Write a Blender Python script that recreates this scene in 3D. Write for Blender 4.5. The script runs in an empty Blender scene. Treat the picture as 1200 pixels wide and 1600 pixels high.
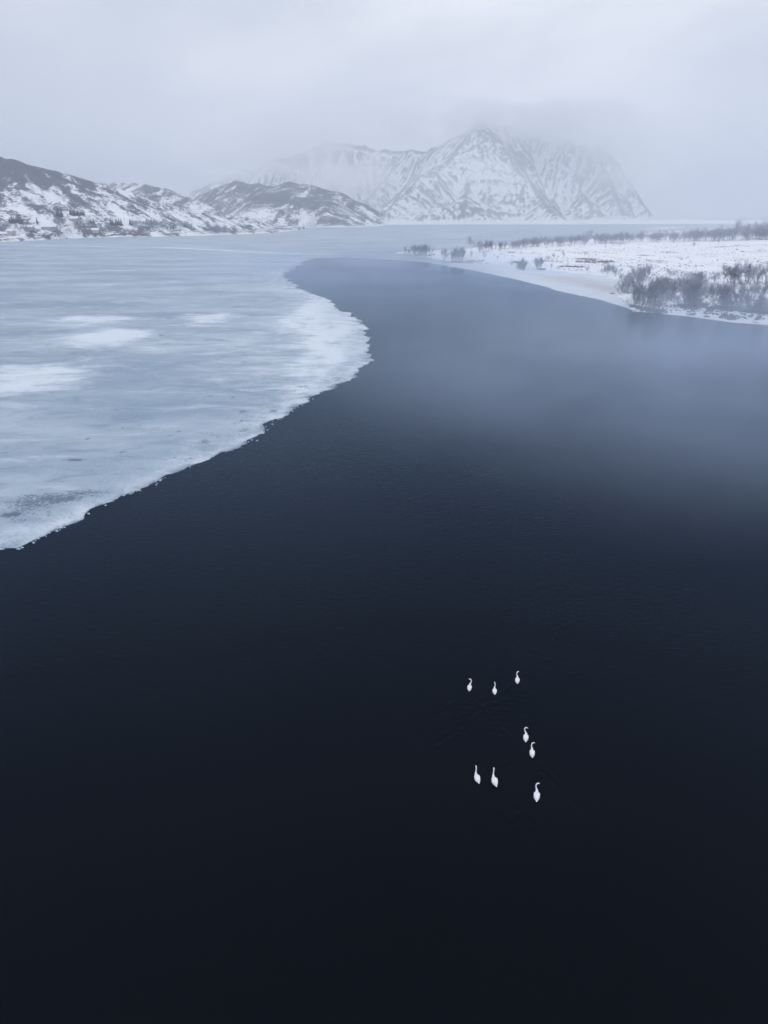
import bpy, math, random
import numpy as np
from mathutils import Vector, Matrix

# ------------------------------------------------------------------ camera
scene = bpy.context.scene
COL = scene.collection
CAM_H = 31.0
F_PX = 1109.0                      # focal length in pixels of a 1200x1600 frame
PITCH = math.atan((800 - 336) / F_PX)
cam_data = bpy.data.cameras.new('camera')
cam = bpy.data.objects.new('camera', cam_data)
COL.objects.link(cam)
cam.location = (0, 0, CAM_H)
cam.rotation_euler = (math.pi / 2 - PITCH, 0, 0)
cam_data.sensor_fit = 'VERTICAL'
cam_data.sensor_height = 36.0
cam_data.lens = 36.0 * F_PX / 1600.0
cam_data.clip_start = 0.5
cam_data.clip_end = 40000
scene.camera = cam

# ------------------------------------------------------------------ light
SUN_EL, SUN_AZ = math.radians(42), math.radians(205)      # azimuth clockwise from +Y
world = bpy.data.worlds.new('World')
scene.world = world
world.use_nodes = True
wn, wl = world.node_tree.nodes, world.node_tree.links
wn.clear()
w_out = wn.new('ShaderNodeOutputWorld')
w_bg = wn.new('ShaderNodeBackground')
w_bg.inputs['Strength'].default_value = 0.1
sky = wn.new('ShaderNodeTexSky')
sky.sky_type = 'NISHITA'
sky.sun_disc = False
sky.sun_elevation = SUN_EL
sky.sun_rotation = SUN_AZ
sky.altitude = 0
w_tc = wn.new('ShaderNodeTexCoord')
w_map = wn.new('ShaderNodeMapping')
w_map.inputs['Scale'].default_value = (1.0, 1.0, 2.2)
w_map.inputs['Location'].default_value = (1.3, 2.2, 0.2)
w_noise = wn.new('ShaderNodeTexNoise')
w_noise.inputs['Scale'].default_value = 1.7
w_noise.inputs['Detail'].default_value = 5
w_noise.inputs['Roughness'].default_value = 0.5
w_noise.inputs['Distortion'].default_value = 0.4
w_ramp = wn.new('ShaderNodeValToRGB')
w_ramp.color_ramp.interpolation = 'EASE'
w_ramp.color_ramp.elements[0].position = 0.34
w_ramp.color_ramp.elements[0].color = (7.5, 8.0, 9.0, 1)
w_ramp.color_ramp.elements[1].position = 0.66
w_ramp.color_ramp.elements[1].color = (11.0, 11.2, 11.7, 1)
w_mix = wn.new('ShaderNodeMix')
w_mix.data_type = 'RGBA'
w_mix.inputs['Factor'].default_value = 0.94
wl.new(w_tc.outputs['Generated'], w_map.inputs['Vector'])
wl.new(w_map.outputs['Vector'], w_noise.inputs['Vector'])
wl.new(w_noise.outputs['Fac'], w_ramp.inputs['Fac'])
wl.new(sky.outputs['Color'], w_mix.inputs[6])
wl.new(w_ramp.outputs['Color'], w_mix.inputs[7])
wl.new(w_mix.outputs[2], w_bg.inputs['Color'])
wl.new(w_bg.outputs['Background'], w_out.inputs['Surface'])

sun_data = bpy.data.lights.new('sun', 'SUN')
sun_data.energy = 0.9
sun_data.angle = math.radians(35)
sun_data.color = (1.0, 0.975, 0.94)
sun = bpy.data.objects.new('sun', sun_data)
COL.objects.link(sun)
sd = Vector((math.sin(SUN_AZ) * math.cos(SUN_EL), math.cos(SUN_AZ) * math.cos(SUN_EL), math.sin(SUN_EL)))
sun.rotation_euler = sd.to_track_quat('Z', 'Y').to_euler()

scene.view_settings.view_transform = 'Standard'
scene.view_settings.look = 'None'
scene.view_settings.exposure = 0.0
scene.view_settings.gamma = 1.0
scene.view_settings.use_curve_mapping = False
scene.render.engine = 'CYCLES'
cy = scene.cycles
cy.volume_bounces = 4
cy.max_bounces = 8
cy.diffuse_bounces = 3
cy.glossy_bounces = 3
cy.transparent_max_bounces = 12
cy.use_denoising = True
cy.volume_max_steps = 256

# ------------------------------------------------------------------ helpers
def ray(px, py):
    a, b = (px - 600) / F_PX, (800 - py) / F_PX
    return np.array([a, math.cos(PITCH) + b * math.sin(PITCH), -math.sin(PITCH) + b * math.cos(PITCH)])

def ground(px, py, z=0.0):
    d = ray(px, py)
    t = (z - CAM_H) / d[2]
    return np.array([d[0] * t, d[1] * t])

def far(px, py, y):
    d = ray(px, py)
    t = y / d[1]
    return np.array([d[0] * t, y, CAM_H + d[2] * t])

def G(pts):
    return np.array([ground(*p) for p in pts])

def _hash(ix, iy, seed):
    h = (ix.astype(np.int64) * 374761393 + iy.astype(np.int64) * 668265263 + seed * 1442695041) & 0xffffffff
    h = ((h ^ (h >> 13)) * 1274126177) & 0xffffffff
    h = h ^ (h >> 16)
    return (h & 0xffff) / 65535.0 * 2 * math.pi

def noise2(x, y, seed=0):
    x = np.asarray(x, float); y = np.asarray(y, float)
    ix, iy = np.floor(x), np.floor(y)
    fx, fy = x - ix, y - iy
    u = fx * fx * fx * (fx * (fx * 6 - 15) + 10)
    v = fy * fy * fy * (fy * (fy * 6 - 15) + 10)
    def g(dx, dy):
        a = _hash(ix + dx, iy + dy, seed)
        return np.cos(a) * (fx - dx) + np.sin(a) * (fy - dy)
    a, b, c, d = g(0, 0), g(1, 0), g(0, 1), g(1, 1)
    return ((a * (1 - u) + b * u) * (1 - v) + (c * (1 - u) + d * u) * v) * 1.5

def fbm(x, y, octaves=5, seed=0, gain=0.5, ridged=False):
    s, a, n = 0, 1.0, 0
    for o in range(octaves):
        v = noise2(x, y, seed + o * 17)
        if ridged:
            v = 1 - 2 * np.abs(v)
        s = s + a * v
        n += a
        a *= gain
        x, y = x * 2.03 + 7.1, y * 2.03 - 3.7
    return s / n

def smooth(a, b, x):
    t = np.clip((x - a) / (b - a), 0, 1)
    return t * t * (3 - 2 * t)

def poly_inside(P, X, Y):
    inside = np.zeros(X.shape, bool)
    n = len(P)
    for i in range(n):
        x0, y0 = P[i]; x1, y1 = P[(i + 1) % n]
        if y0 == y1:
            continue
        c = ((y0 > Y) != (y1 > Y)) & (X < (x1 - x0) * (Y - y0) / (y1 - y0) + x0)
        inside ^= c
    return inside

def line_dist(P, X, Y, closed=False, scale=None):
    """distance to a polyline, and the blended third coordinate / arc length at the nearest point"""
    best = np.full(X.shape, 1e18)
    zz = np.zeros(X.shape); ss = np.zeros(X.shape)
    n = len(P)
    acc = 0.0
    for i in range(n if closed else n - 1):
        a, b = P[i], P[(i + 1) % n]
        dx, dy = b[0] - a[0], b[1] - a[1]
        L2 = dx * dx + dy * dy + 1e-9
        t = np.clip(((X - a[0]) * dx + (Y - a[1]) * dy) / L2, 0, 1)
        d = (X - a[0] - t * dx) ** 2 + (Y - a[1] - t * dy) ** 2
        m = d < best
        best = np.where(m, d, best)
        if len(a) > 2:
            zz = np.where(m, a[2] + (b[2] - a[2]) * t, zz)
        ss = np.where(m, acc + t * math.sqrt(L2), ss)
        acc += math.sqrt(L2)
    return np.sqrt(best), zz, ss

def signed(P, X, Y):
    d, _, _ = line_dist(P, X, Y, closed=True)
    return np.where(poly_inside(P, X, Y), d, -d)

def signed_fine(coarse, fine, X, Y, near=14.0):
    """coarse distance everywhere, the ragged outline only close to it"""
    D = signed(coarse, X, Y)
    m = np.abs(D) < near
    Xs, Ys = X[m], Y[m]
    best = np.full(Xs.shape, 1e18)
    n = len(fine)
    order = np.argsort(Ys); Xo, Yo = Xs[order], Ys[order]; bo = best[order]
    for i in range(n):
        a, b = fine[i], fine[(i + 1) % n]
        lo, hi = np.searchsorted(Yo, (min(a[1], b[1]) - near, max(a[1], b[1]) + near))
        if hi <= lo: continue
        x, y = Xo[lo:hi], Yo[lo:hi]
        dx, dy = b[0] - a[0], b[1] - a[1]
        t = np.clip(((x - a[0]) * dx + (y - a[1]) * dy) / (dx * dx + dy * dy + 1e-9), 0, 1)
        bo[lo:hi] = np.minimum(bo[lo:hi], (x - a[0] - t * dx) ** 2 + (y - a[1] - t * dy) ** 2)
    ins = np.zeros(Xo.shape, bool)
    for i in range(n):
        x0, y0 = fine[i]; x1, y1 = fine[(i + 1) % n]
        if y0 == y1: continue
        lo, hi = np.searchsorted(Yo, (min(y0, y1), max(y0, y1)))
        ins[lo:hi] ^= Xo[lo:hi] < (x1 - x0) * (Yo[lo:hi] - y0) / (y1 - y0) + x0
    v = np.sqrt(np.minimum(bo, near * near * 1.5)); v = np.where(ins, v, -v)
    out = np.empty_like(v); out[order] = v
    D[m] = out
    return D

def fractal_line(P, levels, rough, seed, limit=None):
    rnd = random.Random(seed)
    P = [tuple(p) for p in P]
    for l in range(levels):
        Q = []
        for a, b in zip(P[:-1], P[1:]):
            dx, dy = b[0] - a[0], b[1] - a[1]
            o = rnd.gauss(0, rough)
            Q += [a, ((a[0] + b[0]) / 2 - dy * o, (a[1] + b[1]) / 2 + dx * o)]
        Q.append(P[-1])
        P = Q
    return np.array(P)

def tag(o, label=None, cat=None, group=None, kind=None):
    if label: o['label'] = label
    if cat: o['category'] = cat
    if group: o['group'] = group
    if kind: o['kind'] = kind
    return o

def mesh_np(name, co, quads=None, tris=None, mat=None, attrs=None, smooth_shade=True):
    me = bpy.data.meshes.new(name)
    co = np.asarray(co, np.float32)
    polys = []
    nq = 0 if quads is None else len(quads)
    nt = 0 if tris is None else len(tris)
    me.vertices.add(len(co))
    me.vertices.foreach_set('co', co.ravel())
    loops = []
    if nq: loops.append(np.asarray(quads, np.int32).ravel())
    if nt: loops.append(np.asarray(tris, np.int32).ravel())
    loops = np.concatenate(loops)
    me.loops.add(len(loops))
    me.loops.foreach_set('vertex_index', loops)
    me.polygons.add(nq + nt)
    start = np.concatenate([np.arange(nq) * 4, nq * 4 + np.arange(nt) * 3]).astype(np.int32)
    me.polygons.foreach_set('loop_start', start)
    me.polygons.foreach_set('use_smooth', np.full(nq + nt, smooth_shade))
    if attrs:
        for k, v in attrs.items():
            at = me.attributes.new(k, 'FLOAT', 'POINT')
            at.data.foreach_set('value', np.asarray(v, np.float32).ravel())
    me.update(calc_edges=True)
    if mat: me.materials.append(mat)
    return me

def grid_quads(nr, nc, keep=None):
    r, c = np.meshgrid(np.arange(nr - 1), np.arange(nc - 1), indexing='ij')
    a = r * nc + c
    q = np.stack([a, a + 1, a + nc + 1, a + nc], -1).reshape(-1, 4)
    if keep is not None:
        q = q[keep.reshape(-1)]
    return q

def grid_object(name, X, Y, Z, mat, attrs=None, drop_below=None):
    nr, nc = X.shape
    keep = None
    if drop_below is not None:
        m = Z > drop_below
        keep = m[:-1, :-1] | m[1:, :-1] | m[:-1, 1:] | m[1:, 1:]
    q = grid_quads(nr, nc, keep)
    co = np.stack([X, Y, Z], -1).reshape(-1, 3)
    used = np.zeros(len(co), bool); used[q.ravel()] = True
    remap = np.cumsum(used) - 1
    a = {k: v.ravel()[used] for k, v in (attrs or {}).items()}
    me = mesh_np(name, co[used], quads=remap[q], mat=mat, attrs=a)
    o = bpy.data.objects.new(name, me)
    COL.objects.link(o)
    return o

def fan(y0, y1, u0, u1, nr, nc):
    """ground grid whose cells grow with distance from the lake's near bank"""
    y = 1.0 / np.linspace(1 / y0, 1 / y1, nr)
    u = np.linspace(u0, u1, nc)
    Yg, U = np.meshgrid(y, u, indexing='ij')
    return Yg * U, Yg

# ------------------------------------------------------------------ materials
def new_mat(name):
    m = bpy.data.materials.new(name)
    m.use_nodes = True
    nt = m.node_tree
    b = nt.nodes['Principled BSDF']
    return m, nt, b

class NB:
    def __init__(s, nt): s.nt = nt
    def n(s, typ, **kw):
        o = s.nt.nodes.new(typ)
        for k, v in kw.items():
            if k in o.inputs: o.inputs[k].default_value = v
            else: setattr(o, k, v)
        return o
    def l(s, a, b): s.nt.links.new(a, b)
    def attr(s, name):
        o = s.nt.nodes.new('ShaderNodeAttribute'); o.attribute_name = name
        return o.outputs['Fac']
    def noise(s, scale, detail=4, rough=0.55, vec=None, sc=(1, 1, 1), dist=0.0, rot=0.0):
        if vec is None:
            g = s.nt.nodes.new('ShaderNodeNewGeometry'); vec = g.outputs['Position']
        mp = s.nt.nodes.new('ShaderNodeMapping'); mp.inputs['Scale'].default_value = sc
        mp.inputs['Rotation'].default_value = (0, 0, rot)
        s.l(vec, mp.inputs['Vector'])
        o = s.n('ShaderNodeTexNoise', Scale=scale, Detail=detail, Roughness=rough, Distortion=dist)
        s.l(mp.outputs[0], o.inputs['Vector'])
        return o.outputs['Fac']
    def math(s, op, a, b=0.0, c=None, clamp=False):
        o = s.nt.nodes.new('ShaderNodeMath'); o.operation = op; o.use_clamp = clamp
        for i, v in enumerate((a, b, c)):
            if v is None: continue
            if hasattr(v, 'links'): s.l(v, o.inputs[i])
            else: o.inputs[i].default_value = v
        return o.outputs[0]
    def sstep(s, v, a, b):
        o = s.nt.nodes.new('ShaderNodeMapRange'); o.interpolation_type = 'SMOOTHSTEP'
        s.l(v, o.inputs['Value'])
        o.inputs['From Min'].default_value = a; o.inputs['From Max'].default_value = b
        return o.outputs['Result']
    def mix(s, f, a, b):
        o = s.nt.nodes.new('ShaderNodeMix'); o.data_type = 'RGBA'
        for i, v in ((0, f), (6, a), (7, b)):
            if hasattr(v, 'links'): s.l(v, o.inputs[i])
            elif i == 0: o.inputs[0].default_value = v
            else: o.inputs[i].default_value = (*v, 1)
        return o.outputs[2]
    def bump(s, h, dist, strength, target, nrm=None):
        o = s.n('ShaderNodeBump', Strength=strength, Distance=dist)
        s.l(h, o.inputs['Height'])
        if nrm is not None: s.l(nrm, o.inputs['Normal'])
        if target is not None: s.l(o.outputs['Normal'], target)
        return o.outputs['Normal']

SNOW = (0.80, 0.83, 0.88)

def mat_water():
    m, nt, b = new_mat('lake_water')
    k = NB(nt)
    nt.nodes.remove(b)
    out = nt.nodes['Material Output']
    body = k.n('ShaderNodeBsdfDiffuse'); body.inputs['Color'].default_value = (0.0001, 0.0003, 0.0007, 1)
    gl = k.n('ShaderNodeBsdfGlossy', Roughness=0.06); gl.inputs['Color'].default_value = (0.55, 0.73, 1.0, 1)
    fr = k.n('ShaderNodeFresnel', IOR=1.26)
    mx = k.n('ShaderNodeMixShader')
    # wind ripples: short crests lying across the wind, calmer where the water is slick
    rip = k.attr('ripple')
    r1 = k.noise(2.6, 3, 0.55, sc=(0.42, 1.0, 1), rot=0.22, dist=0.5)
    r2 = k.noise(7.5, 2, 0.5, sc=(0.5, 1.0, 1), rot=-0.1, dist=0.3)
    h = k.math('ADD', k.math('MULTIPLY', r1, 0.7), k.math('MULTIPLY', r2, 0.3))
    h = k.math('MULTIPLY', h, rip)
    nrm = k.bump(h, 0.06, 1.0, None)
    k.l(nrm, gl.inputs['Normal']); k.l(nrm, fr.inputs['Normal'])
    k.l(k.mix(k.sstep(fr.outputs[0], 0.03, 0.55), (0.20, 0.33, 0.55), (0.70, 0.845, 1.0)), gl.inputs['Color'])
    k.l(fr.outputs[0], mx.inputs[0]); k.l(body.outputs[0], mx.inputs[1]); k.l(gl.outputs[0], mx.inputs[2])
    k.l(mx.outputs[0], out.inputs['Surface'])
    return m

def mat_ice():
    m, nt, b = new_mat('lake_ice')
    k = NB(nt)
    snow, rim, dark = k.attr('snow'), k.attr('rim'), k.attr('dark')
    n_big = k.noise(0.035, 5, 0.55, sc=(0.5, 1, 1), rot=0.15, dist=0.4)
    n_mid = k.noise(0.25, 6, 0.6, sc=(0.6, 1, 1), rot=0.1, dist=0.6)
    n_fine = k.noise(2.6, 6, 0.65)
    n_str = k.noise(0.15, 7, 0.66, sc=(0.5, 1, 1), rot=0.12, dist=1.2)
    base = k.mix(k.sstep(n_big, 0.3, 0.7), (0.175, 0.27, 0.39), (0.38, 0.475, 0.57))
    base = k.mix(k.math('MULTIPLY', k.sstep(n_str, 0.50, 0.72), 0.7), base, (0.50, 0.57, 0.66))
    base = k.mix(k.math('MULTIPLY', k.sstep(n_str, 0.47, 0.30), 0.6), base, (0.15, 0.22, 0.33))
    base = k.mix(k.math('MULTIPLY', k.sstep(n_mid, 0.5, 0.8), 0.5), base, (0.52, 0.58, 0.66))
    base = k.mix(k.math('MULTIPLY', k.sstep(n_mid, 0.5, 0.25), 0.6), base, (0.15, 0.22, 0.33))
    base = k.mix(k.math('MULTIPLY', k.sstep(n_fine, 0.45, 0.7), 0.25), base, (0.55, 0.62, 0.70))
    # snow lying on the ice, ragged at its edge
    s = k.math('ADD', snow, k.math('MULTIPLY', k.math('SUBTRACT', n_mid, 0.5), 0.9))
    s = k.math('ADD', s, k.math('MULTIPLY', k.math('SUBTRACT', n_str, 0.5), 1.5))
    s = k.math('ADD', s, k.math('MULTIPLY', k.math('SUBTRACT', n_fine, 0.5), 0.8))
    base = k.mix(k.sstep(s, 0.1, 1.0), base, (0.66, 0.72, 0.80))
    # crumbly slush along the open water
    thin = k.attr('thin')
    r = k.math('ADD', rim, k.math('MULTIPLY', k.math('SUBTRACT', n_fine, 0.5), 1.0))
    base = k.mix(k.math('MULTIPLY', k.sstep(r, 0.15, 0.95), 0.95), base, (0.60, 0.67, 0.77))
    d = k.math('ADD', dark, k.math('MULTIPLY', k.math('SUBTRACT', n_fine, 0.5), 1.9))
    d = k.math('ADD', d, k.math('MULTIPLY', k.math('SUBTRACT', n_mid, 0.5), 1.6))
    base = k.mix(k.math('MULTIPLY', k.sstep(d, 0.25, 0.72), 0.82), base, (0.045, 0.085, 0.15))
    tt = k.math('ADD', thin, k.math('MULTIPLY', k.math('SUBTRACT', n_fine, 0.5), 1.1))
    tt = k.math('ADD', tt, k.math('MULTIPLY', k.math('SUBTRACT', n_mid, 0.5), 0.6))
    base = k.mix(k.math('MULTIPLY', k.sstep(tt, 0.15, 1.0), 0.92), base, (0.03, 0.075, 0.15))
    k.l(base, b.inputs['Base Color'])
    b.inputs['IOR'].default_value = 1.25
    rg = k.math('ADD', k.math('MULTIPLY', k.sstep(s, 0.2, 0.7), 0.4), 0.28)
    rg = k.math('ADD', rg, k.math('MULTIPLY', n_mid, 0.15))
    k.l(rg, b.inputs['Roughness'])
    k.bump(k.math('ADD', n_fine, k.math('MULTIPLY', n_mid, 2.0)), 0.10, 0.5, b.inputs['Normal'])
    return m

def mat_mountain(name, rock_a, rock_b, fine=0.03, contrast=0.16, sc=(1, 1, 0.5), n2w=1.1):
    m, nt, b = new_mat(name)
    k = NB(nt)
    rock = k.attr('rock')
    n1 = k.noise(fine, 6, 0.65, sc=sc)
    n2 = k.noise(fine * 5, 4, 0.6, sc=sc)
    v = k.math('ADD', rock, k.math('MULTIPLY', k.math('SUBTRACT', n1, 0.5), 0.9))
    v = k.math('ADD', v, k.math('MULTIPLY', k.math('SUBTRACT', n2, 0.5), n2w))
    f = k.sstep(v, 0.5 - contrast, 0.5 + contrast)
    rc = k.mix(n2, rock_a, rock_b)
    k.l(k.mix(f, SNOW, rc), b.inputs['Base Color'])
    b.inputs['Roughness'].default_value = 0.85
    b.inputs['Specular IOR Level'].default_value = 0.15
    k.bump(n2, 3.0, 0.4, b.inputs['Normal'])
    return m

def mat_shore(name='snowy_shore', lo=(0.72, 0.76, 0.84), hi=(0.86, 0.88, 0.92)):
    m, nt, b = new_mat(name)
    k = NB(nt)
    rock, sand = k.attr('rock'), k.attr('sand')
    n0 = k.noise(0.12, 5, 0.6, sc=(0.45, 1, 1), rot=0.08)
    n1 = k.noise(0.9, 5, 0.65, sc=(0.6, 1, 1))
    n2 = k.noise(5.0, 3, 0.6)
    base = k.mix(k.sstep(n0, .3, .7), lo, hi)
    sn = k.math('ADD', sand, k.math('MULTIPLY', k.math('SUBTRACT', n0, 0.5), 0.9))
    base = k.mix(k.math('MULTIPLY', k.sstep(sn, 0.3, 0.95), 0.75), base, (0.46, 0.42, 0.40))
    v = k.math('ADD', rock, k.math('MULTIPLY', k.math('SUBTRACT', n1, 0.5), 1.1))
    v = k.math('ADD', v, k.math('MULTIPLY', k.math('SUBTRACT', n2, 0.5), 0.5))
    base = k.mix(k.sstep(v, 0.42, 0.68), base, (0.15, 0.135, 0.14))
    k.l(base, b.inputs['Base Color'])
    b.inputs['Roughness'].default_value = 0.8
    b.inputs['Specular IOR Level'].default_value = 0.2
    k.bump(k.math('ADD', n1, n2), 0.12, 0.5, b.inputs['Normal'])
    return m

def mat_noise(name, a, c, scale=3.0, rough=0.8, bump=0.02, spec=0.3, varied=False):
    m, nt, b = new_mat(name)
    k = NB(nt)
    tcn = nt.nodes.new('ShaderNodeTexCoord')
    n1 = k.noise(scale, 4, 0.6, vec=tcn.outputs['Object'])
    col = k.mix(k.sstep(n1, 0.3, 0.7), a, c)
    if varied:
        oi = nt.nodes.new('ShaderNodeObjectInfo')
        hs = nt.nodes.new('ShaderNodeHueSaturation')
        k.l(k.math('ADD', k.math('MULTIPLY', oi.outputs['Random'], 0.6), 0.7), hs.inputs['Value'])
        k.l(col, hs.inputs['Color']); col = hs.outputs['Color']
    k.l(col, b.inputs['Base Color'])
    b.inputs['Roughness'].default_value = rough
    b.inputs['Specular IOR Level'].default_value = spec
    if bump: k.bump(n1, bump, 0.5, b.inputs['Normal'])
    return m

M = {
    'water': mat_water(), 'ice': mat_ice(),
    'mountain': mat_mountain('mountain_rock_and_snow', (0.11, 0.115, 0.14), (0.24, 0.24, 0.27), 0.04, 0.26, (1, 1, 0.6), 1.3),
    'hill': mat_mountain('hill_scrub_and_snow', (0.05, 0.058, 0.085), (0.11, 0.122, 0.165), 0.075, 0.13, (0.5, 1, 1), 2.0),
    'shore': mat_shore(), 'shelf': mat_shore('shelf_ice', (0.55, 0.61, 0.69), (0.70, 0.74, 0.80)),
    'birch': mat_noise('bare_birch_twigs', (0.27, 0.30, 0.39), (0.42, 0.455, 0.56), 0.8, 0.9, 0, 0.1, True),
    'bark': mat_noise('birch_bark', (0.16, 0.14, 0.14), (0.30, 0.28, 0.28), 2.0, 0.85, 0.01, 0.2, True),
    'needles': mat_noise('spruce_needles', (0.018, 0.03, 0.022), (0.04, 0.055, 0.04), 1.2, 0.9, 0, 0.1, True),
    'spruce_bark': mat_noise('spruce_bark', (0.06, 0.045, 0.04), (0.10, 0.08, 0.07), 3, 0.9, 0.01),
    'heather': mat_noise('heather', (0.11, 0.105, 0.12), (0.22, 0.20, 0.21), 1.0, 0.9, 0, 0.1),
    'ice_crumb': mat_noise('broken_ice', (0.34, 0.42, 0.52), (0.55, 0.62, 0.70), 2.0, 0.5, 0.02),
    'stone': mat_noise('shore_stone', (0.06, 0.06, 0.065), (0.16, 0.155, 0.155), 1.6, 0.85, 0.05),
    'feather': mat_noise('white_feathers', (0.74, 0.76, 0.80), (0.84, 0.85, 0.88), 9, 0.7, 0.006, 0.2),
    'neck': mat_noise('neck_down', (0.76, 0.77, 0.76), (0.84, 0.84, 0.83), 14, 0.8, 0.003, 0.2),
    'bill_yellow': mat_noise('yellow_bill', (0.62, 0.45, 0.05), (0.75, 0.58, 0.10), 20, 0.45, 0),
    'bill_black': mat_noise('black_bill_tip', (0.012, 0.012, 0.014), (0.03, 0.03, 0.03), 20, 0.4, 0),
    'wood_cream': mat_noise('cream_boards', (0.42, 0.385, 0.34), (0.52, 0.48, 0.43), 0.8, 0.8, 0.02),
    'wood_pink': mat_noise('pink_ochre_boards', (0.42, 0.36, 0.34), (0.52, 0.45, 0.42), 0.8, 0.8, 0.02),
    'wood_grey': mat_noise('grey_boards', (0.24, 0.25, 0.28), (0.36, 0.37, 0.40), 0.8, 0.8, 0.02),
    'roof_snow': mat_noise('snowy_roof', (0.66, 0.70, 0.76), (0.84, 0.86, 0.90), 0.5, 0.8, 0.05),
    'glass': mat_noise('window_glass', (0.02, 0.025, 0.03), (0.04, 0.045, 0.05), 1, 0.1, 0, 0.5),
    'trim': mat_noise('white_trim', (0.7, 0.7, 0.7), (0.8, 0.8, 0.8), 2, 0.6, 0),
    'ground': mat_noise('lake_bed_mud', (0.05, 0.045, 0.04), (0.09, 0.08, 0.07), 0.1, 0.95, 0),
}

# ------------------------------------------------------------------ ground under the lake
def box_mesh(name, lo, hi, mat):
    x0, y0, z0 = lo; x1, y1, z1 = hi
    co = [(x0, y0, z0), (x1, y0, z0), (x1, y1, z0), (x0, y1, z0), (x0, y0, z1), (x1, y0, z1), (x1, y1, z1), (x0, y1, z1)]
    q = [(0, 3, 2, 1), (4, 5, 6, 7), (0, 1, 5, 4), (1, 2, 6, 5), (2, 3, 7, 6), (3, 0, 4, 7)]
    return mesh_np(name, co, quads=q, mat=mat, smooth_shade=False)

EXT = 9000.0
gx, gy = np.meshgrid(np.linspace(-EXT, EXT, 40), np.linspace(-3000, EXT, 40), indexing='xy')
tag(grid_object('ground', gx, gy, np.full(gx.shape, -4.0), M['ground']), kind='structure',
    label='lake bed under the dark water')

# ------------------------------------------------------------------ swans' places (heading + pose), used by the wakes too
# centre px, heading (deg clockwise from straight ahead), neck lean, head turn (deg, + = right), scale
SWANS = [
    (733.8, 1073.5, 4, 0.03, -75, 0.96, 'white swan with its head turned left, at the left end of the front three'),
    (773.0, 1079.0, -2, 0.00, -20, 0.93, 'white swan with a straight upright neck, in the middle of the front three'),
    (808.5, 1062.0, 0, -0.02, 50, 0.97, 'white swan swimming farthest ahead, at the right end of the front three'),
    (821.8, 1151.5, 2, -0.07, 85, 1.00, 'white swan with neck bent sideways, upper one of the close middle pair'),
    (831.6, 1175.5, -2, 0.02, 70, 0.98, 'white swan with yellow bill turned right, lower one of the close middle pair'),
    (745.8, 1215.0, -14, 0.02, 2, 1.02, 'white swan swimming slightly askew, at the left end of the rear three'),
    (773.0, 1219.5, -13, 0.03, 10, 1.08, 'broad white swan swimming askew, in the middle of the rear three'),
    (838.8, 1242.5, 1, -0.02, 62, 1.08, 'large white swan nearest the camera, its bill turned to the right'),
]
swan_pos = [ground(s[0], s[1], 0.12) for s in SWANS]

# ------------------------------------------------------------------ water, with the swans' wakes as real relief
def axis(lo, hi, step, far_lo, far_hi, growth):
    a = list(np.arange(lo, hi + step, step))
    s = step
    while a[-1] < far_hi:
        s *= growth; a.append(a[-1] + s)
    s = step
    b = []
    c = lo
    while c > far_lo:
        s *= growth; c -= s; b.append(c)
    return np.array(b[::-1] + a)

wx = axis(-16, 26, 0.11, -EXT, EXT, 1.09)
wy = axis(16, 66, 0.11, -2900, EXT, 1.09)
X, Y = np.meshgrid(wx, wy, indexing='xy')
Z = np.zeros(X.shape)
near = (X > -18) & (X < 28) & (Y > 14) & (Y < 68)
Xn, Yn = X[near], Y[near]
Zn = np.zeros(Xn.shape)
wob = noise2(Xn * 0.35, Yn * 0.35, 5)
for i, (p, s) in enumerate(zip(swan_pos, SWANS)):
    ahead = ground(s[0], s[1] - 6) - ground(s[0], s[1] + 6)
    h = math.radians(s[2] * .5) + math.atan2(ahead[0], ahead[1])
    dx, dy = Xn - p[0], Yn - p[1]
    back = -(dx * math.sin(h) + dy * math.cos(h)) - 0.1
    lat = dx * math.cos(h) - dy * math.sin(h)
    al = np.abs(lat)
    t = np.maximum(back, 0.0)
    reach = (8.0, 6.5, 6.0, 5.0, 12.0, 5.0, 6.0, 5.5)[i]
    cen = 0.62 * t ** 0.93 + 0.08 + .28 * wob * t ** .6
    wid = 0.18 + 0.075 * t
    env = np.exp(-((al - cen) / wid) ** 2) * np.exp(-t / reach) * smooth(0, 0.4, back)
    asym = 1.0 + (0.30 if i in (4,) else -.15) * np.sign(lat)
    ph = (al * 0.80 - t * 0.60) * 2 * math.pi / 0.58 + wob * 3.0
    Zn += 0.034 * env * np.cos(ph) * asym * (.75 + .9 * noise2(Xn * .9 + i * 7, Yn * .9, 15))
    # transverse waves between the arms
    inner = np.exp(-(al / (0.34 * t + 0.25)) ** 4) * np.exp(-t / (reach * 0.6)) * smooth(0.2, 1.2, back)
    Zn += 0.010 * inner * np.cos(t * 2 * math.pi / 0.55 + al * al * 0.5 + wob * 2.5)
Z[near] = Zn * smooth(14, 18, Yn) * smooth(68, 62, Yn) * smooth(-18, -14, Xn) * smooth(28, 24, Xn)
c = ground(1080, 590)
wxn = X + 22 * fbm(X / 45, Y / 60, 4, 71); wyn = Y + 30 * fbm(X / 45 + 5, Y / 60, 4, 73)
ripple = 1.35 - 1.25 * np.exp(-((wxn - c[0]) / 58) ** 2 - ((wyn - c[1] - 25) / 70) ** 2)
ripple *= 1 - .85 * smooth(180, 380, Y)
ripple = ripple * (0.9 + .45 * fbm(X / 22, Y / 40, 4, 72))
ripple *= .55 + .45 * smooth(26, 85, Y)                   # the water lies calmer towards the swans
ripple = np.clip(ripple, .05, 1.7)
tag(grid_object('water', X, Y, Z, M['water'], dict(ripple=ripple)), kind='structure', label='dark calm open water of the lake')

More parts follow.
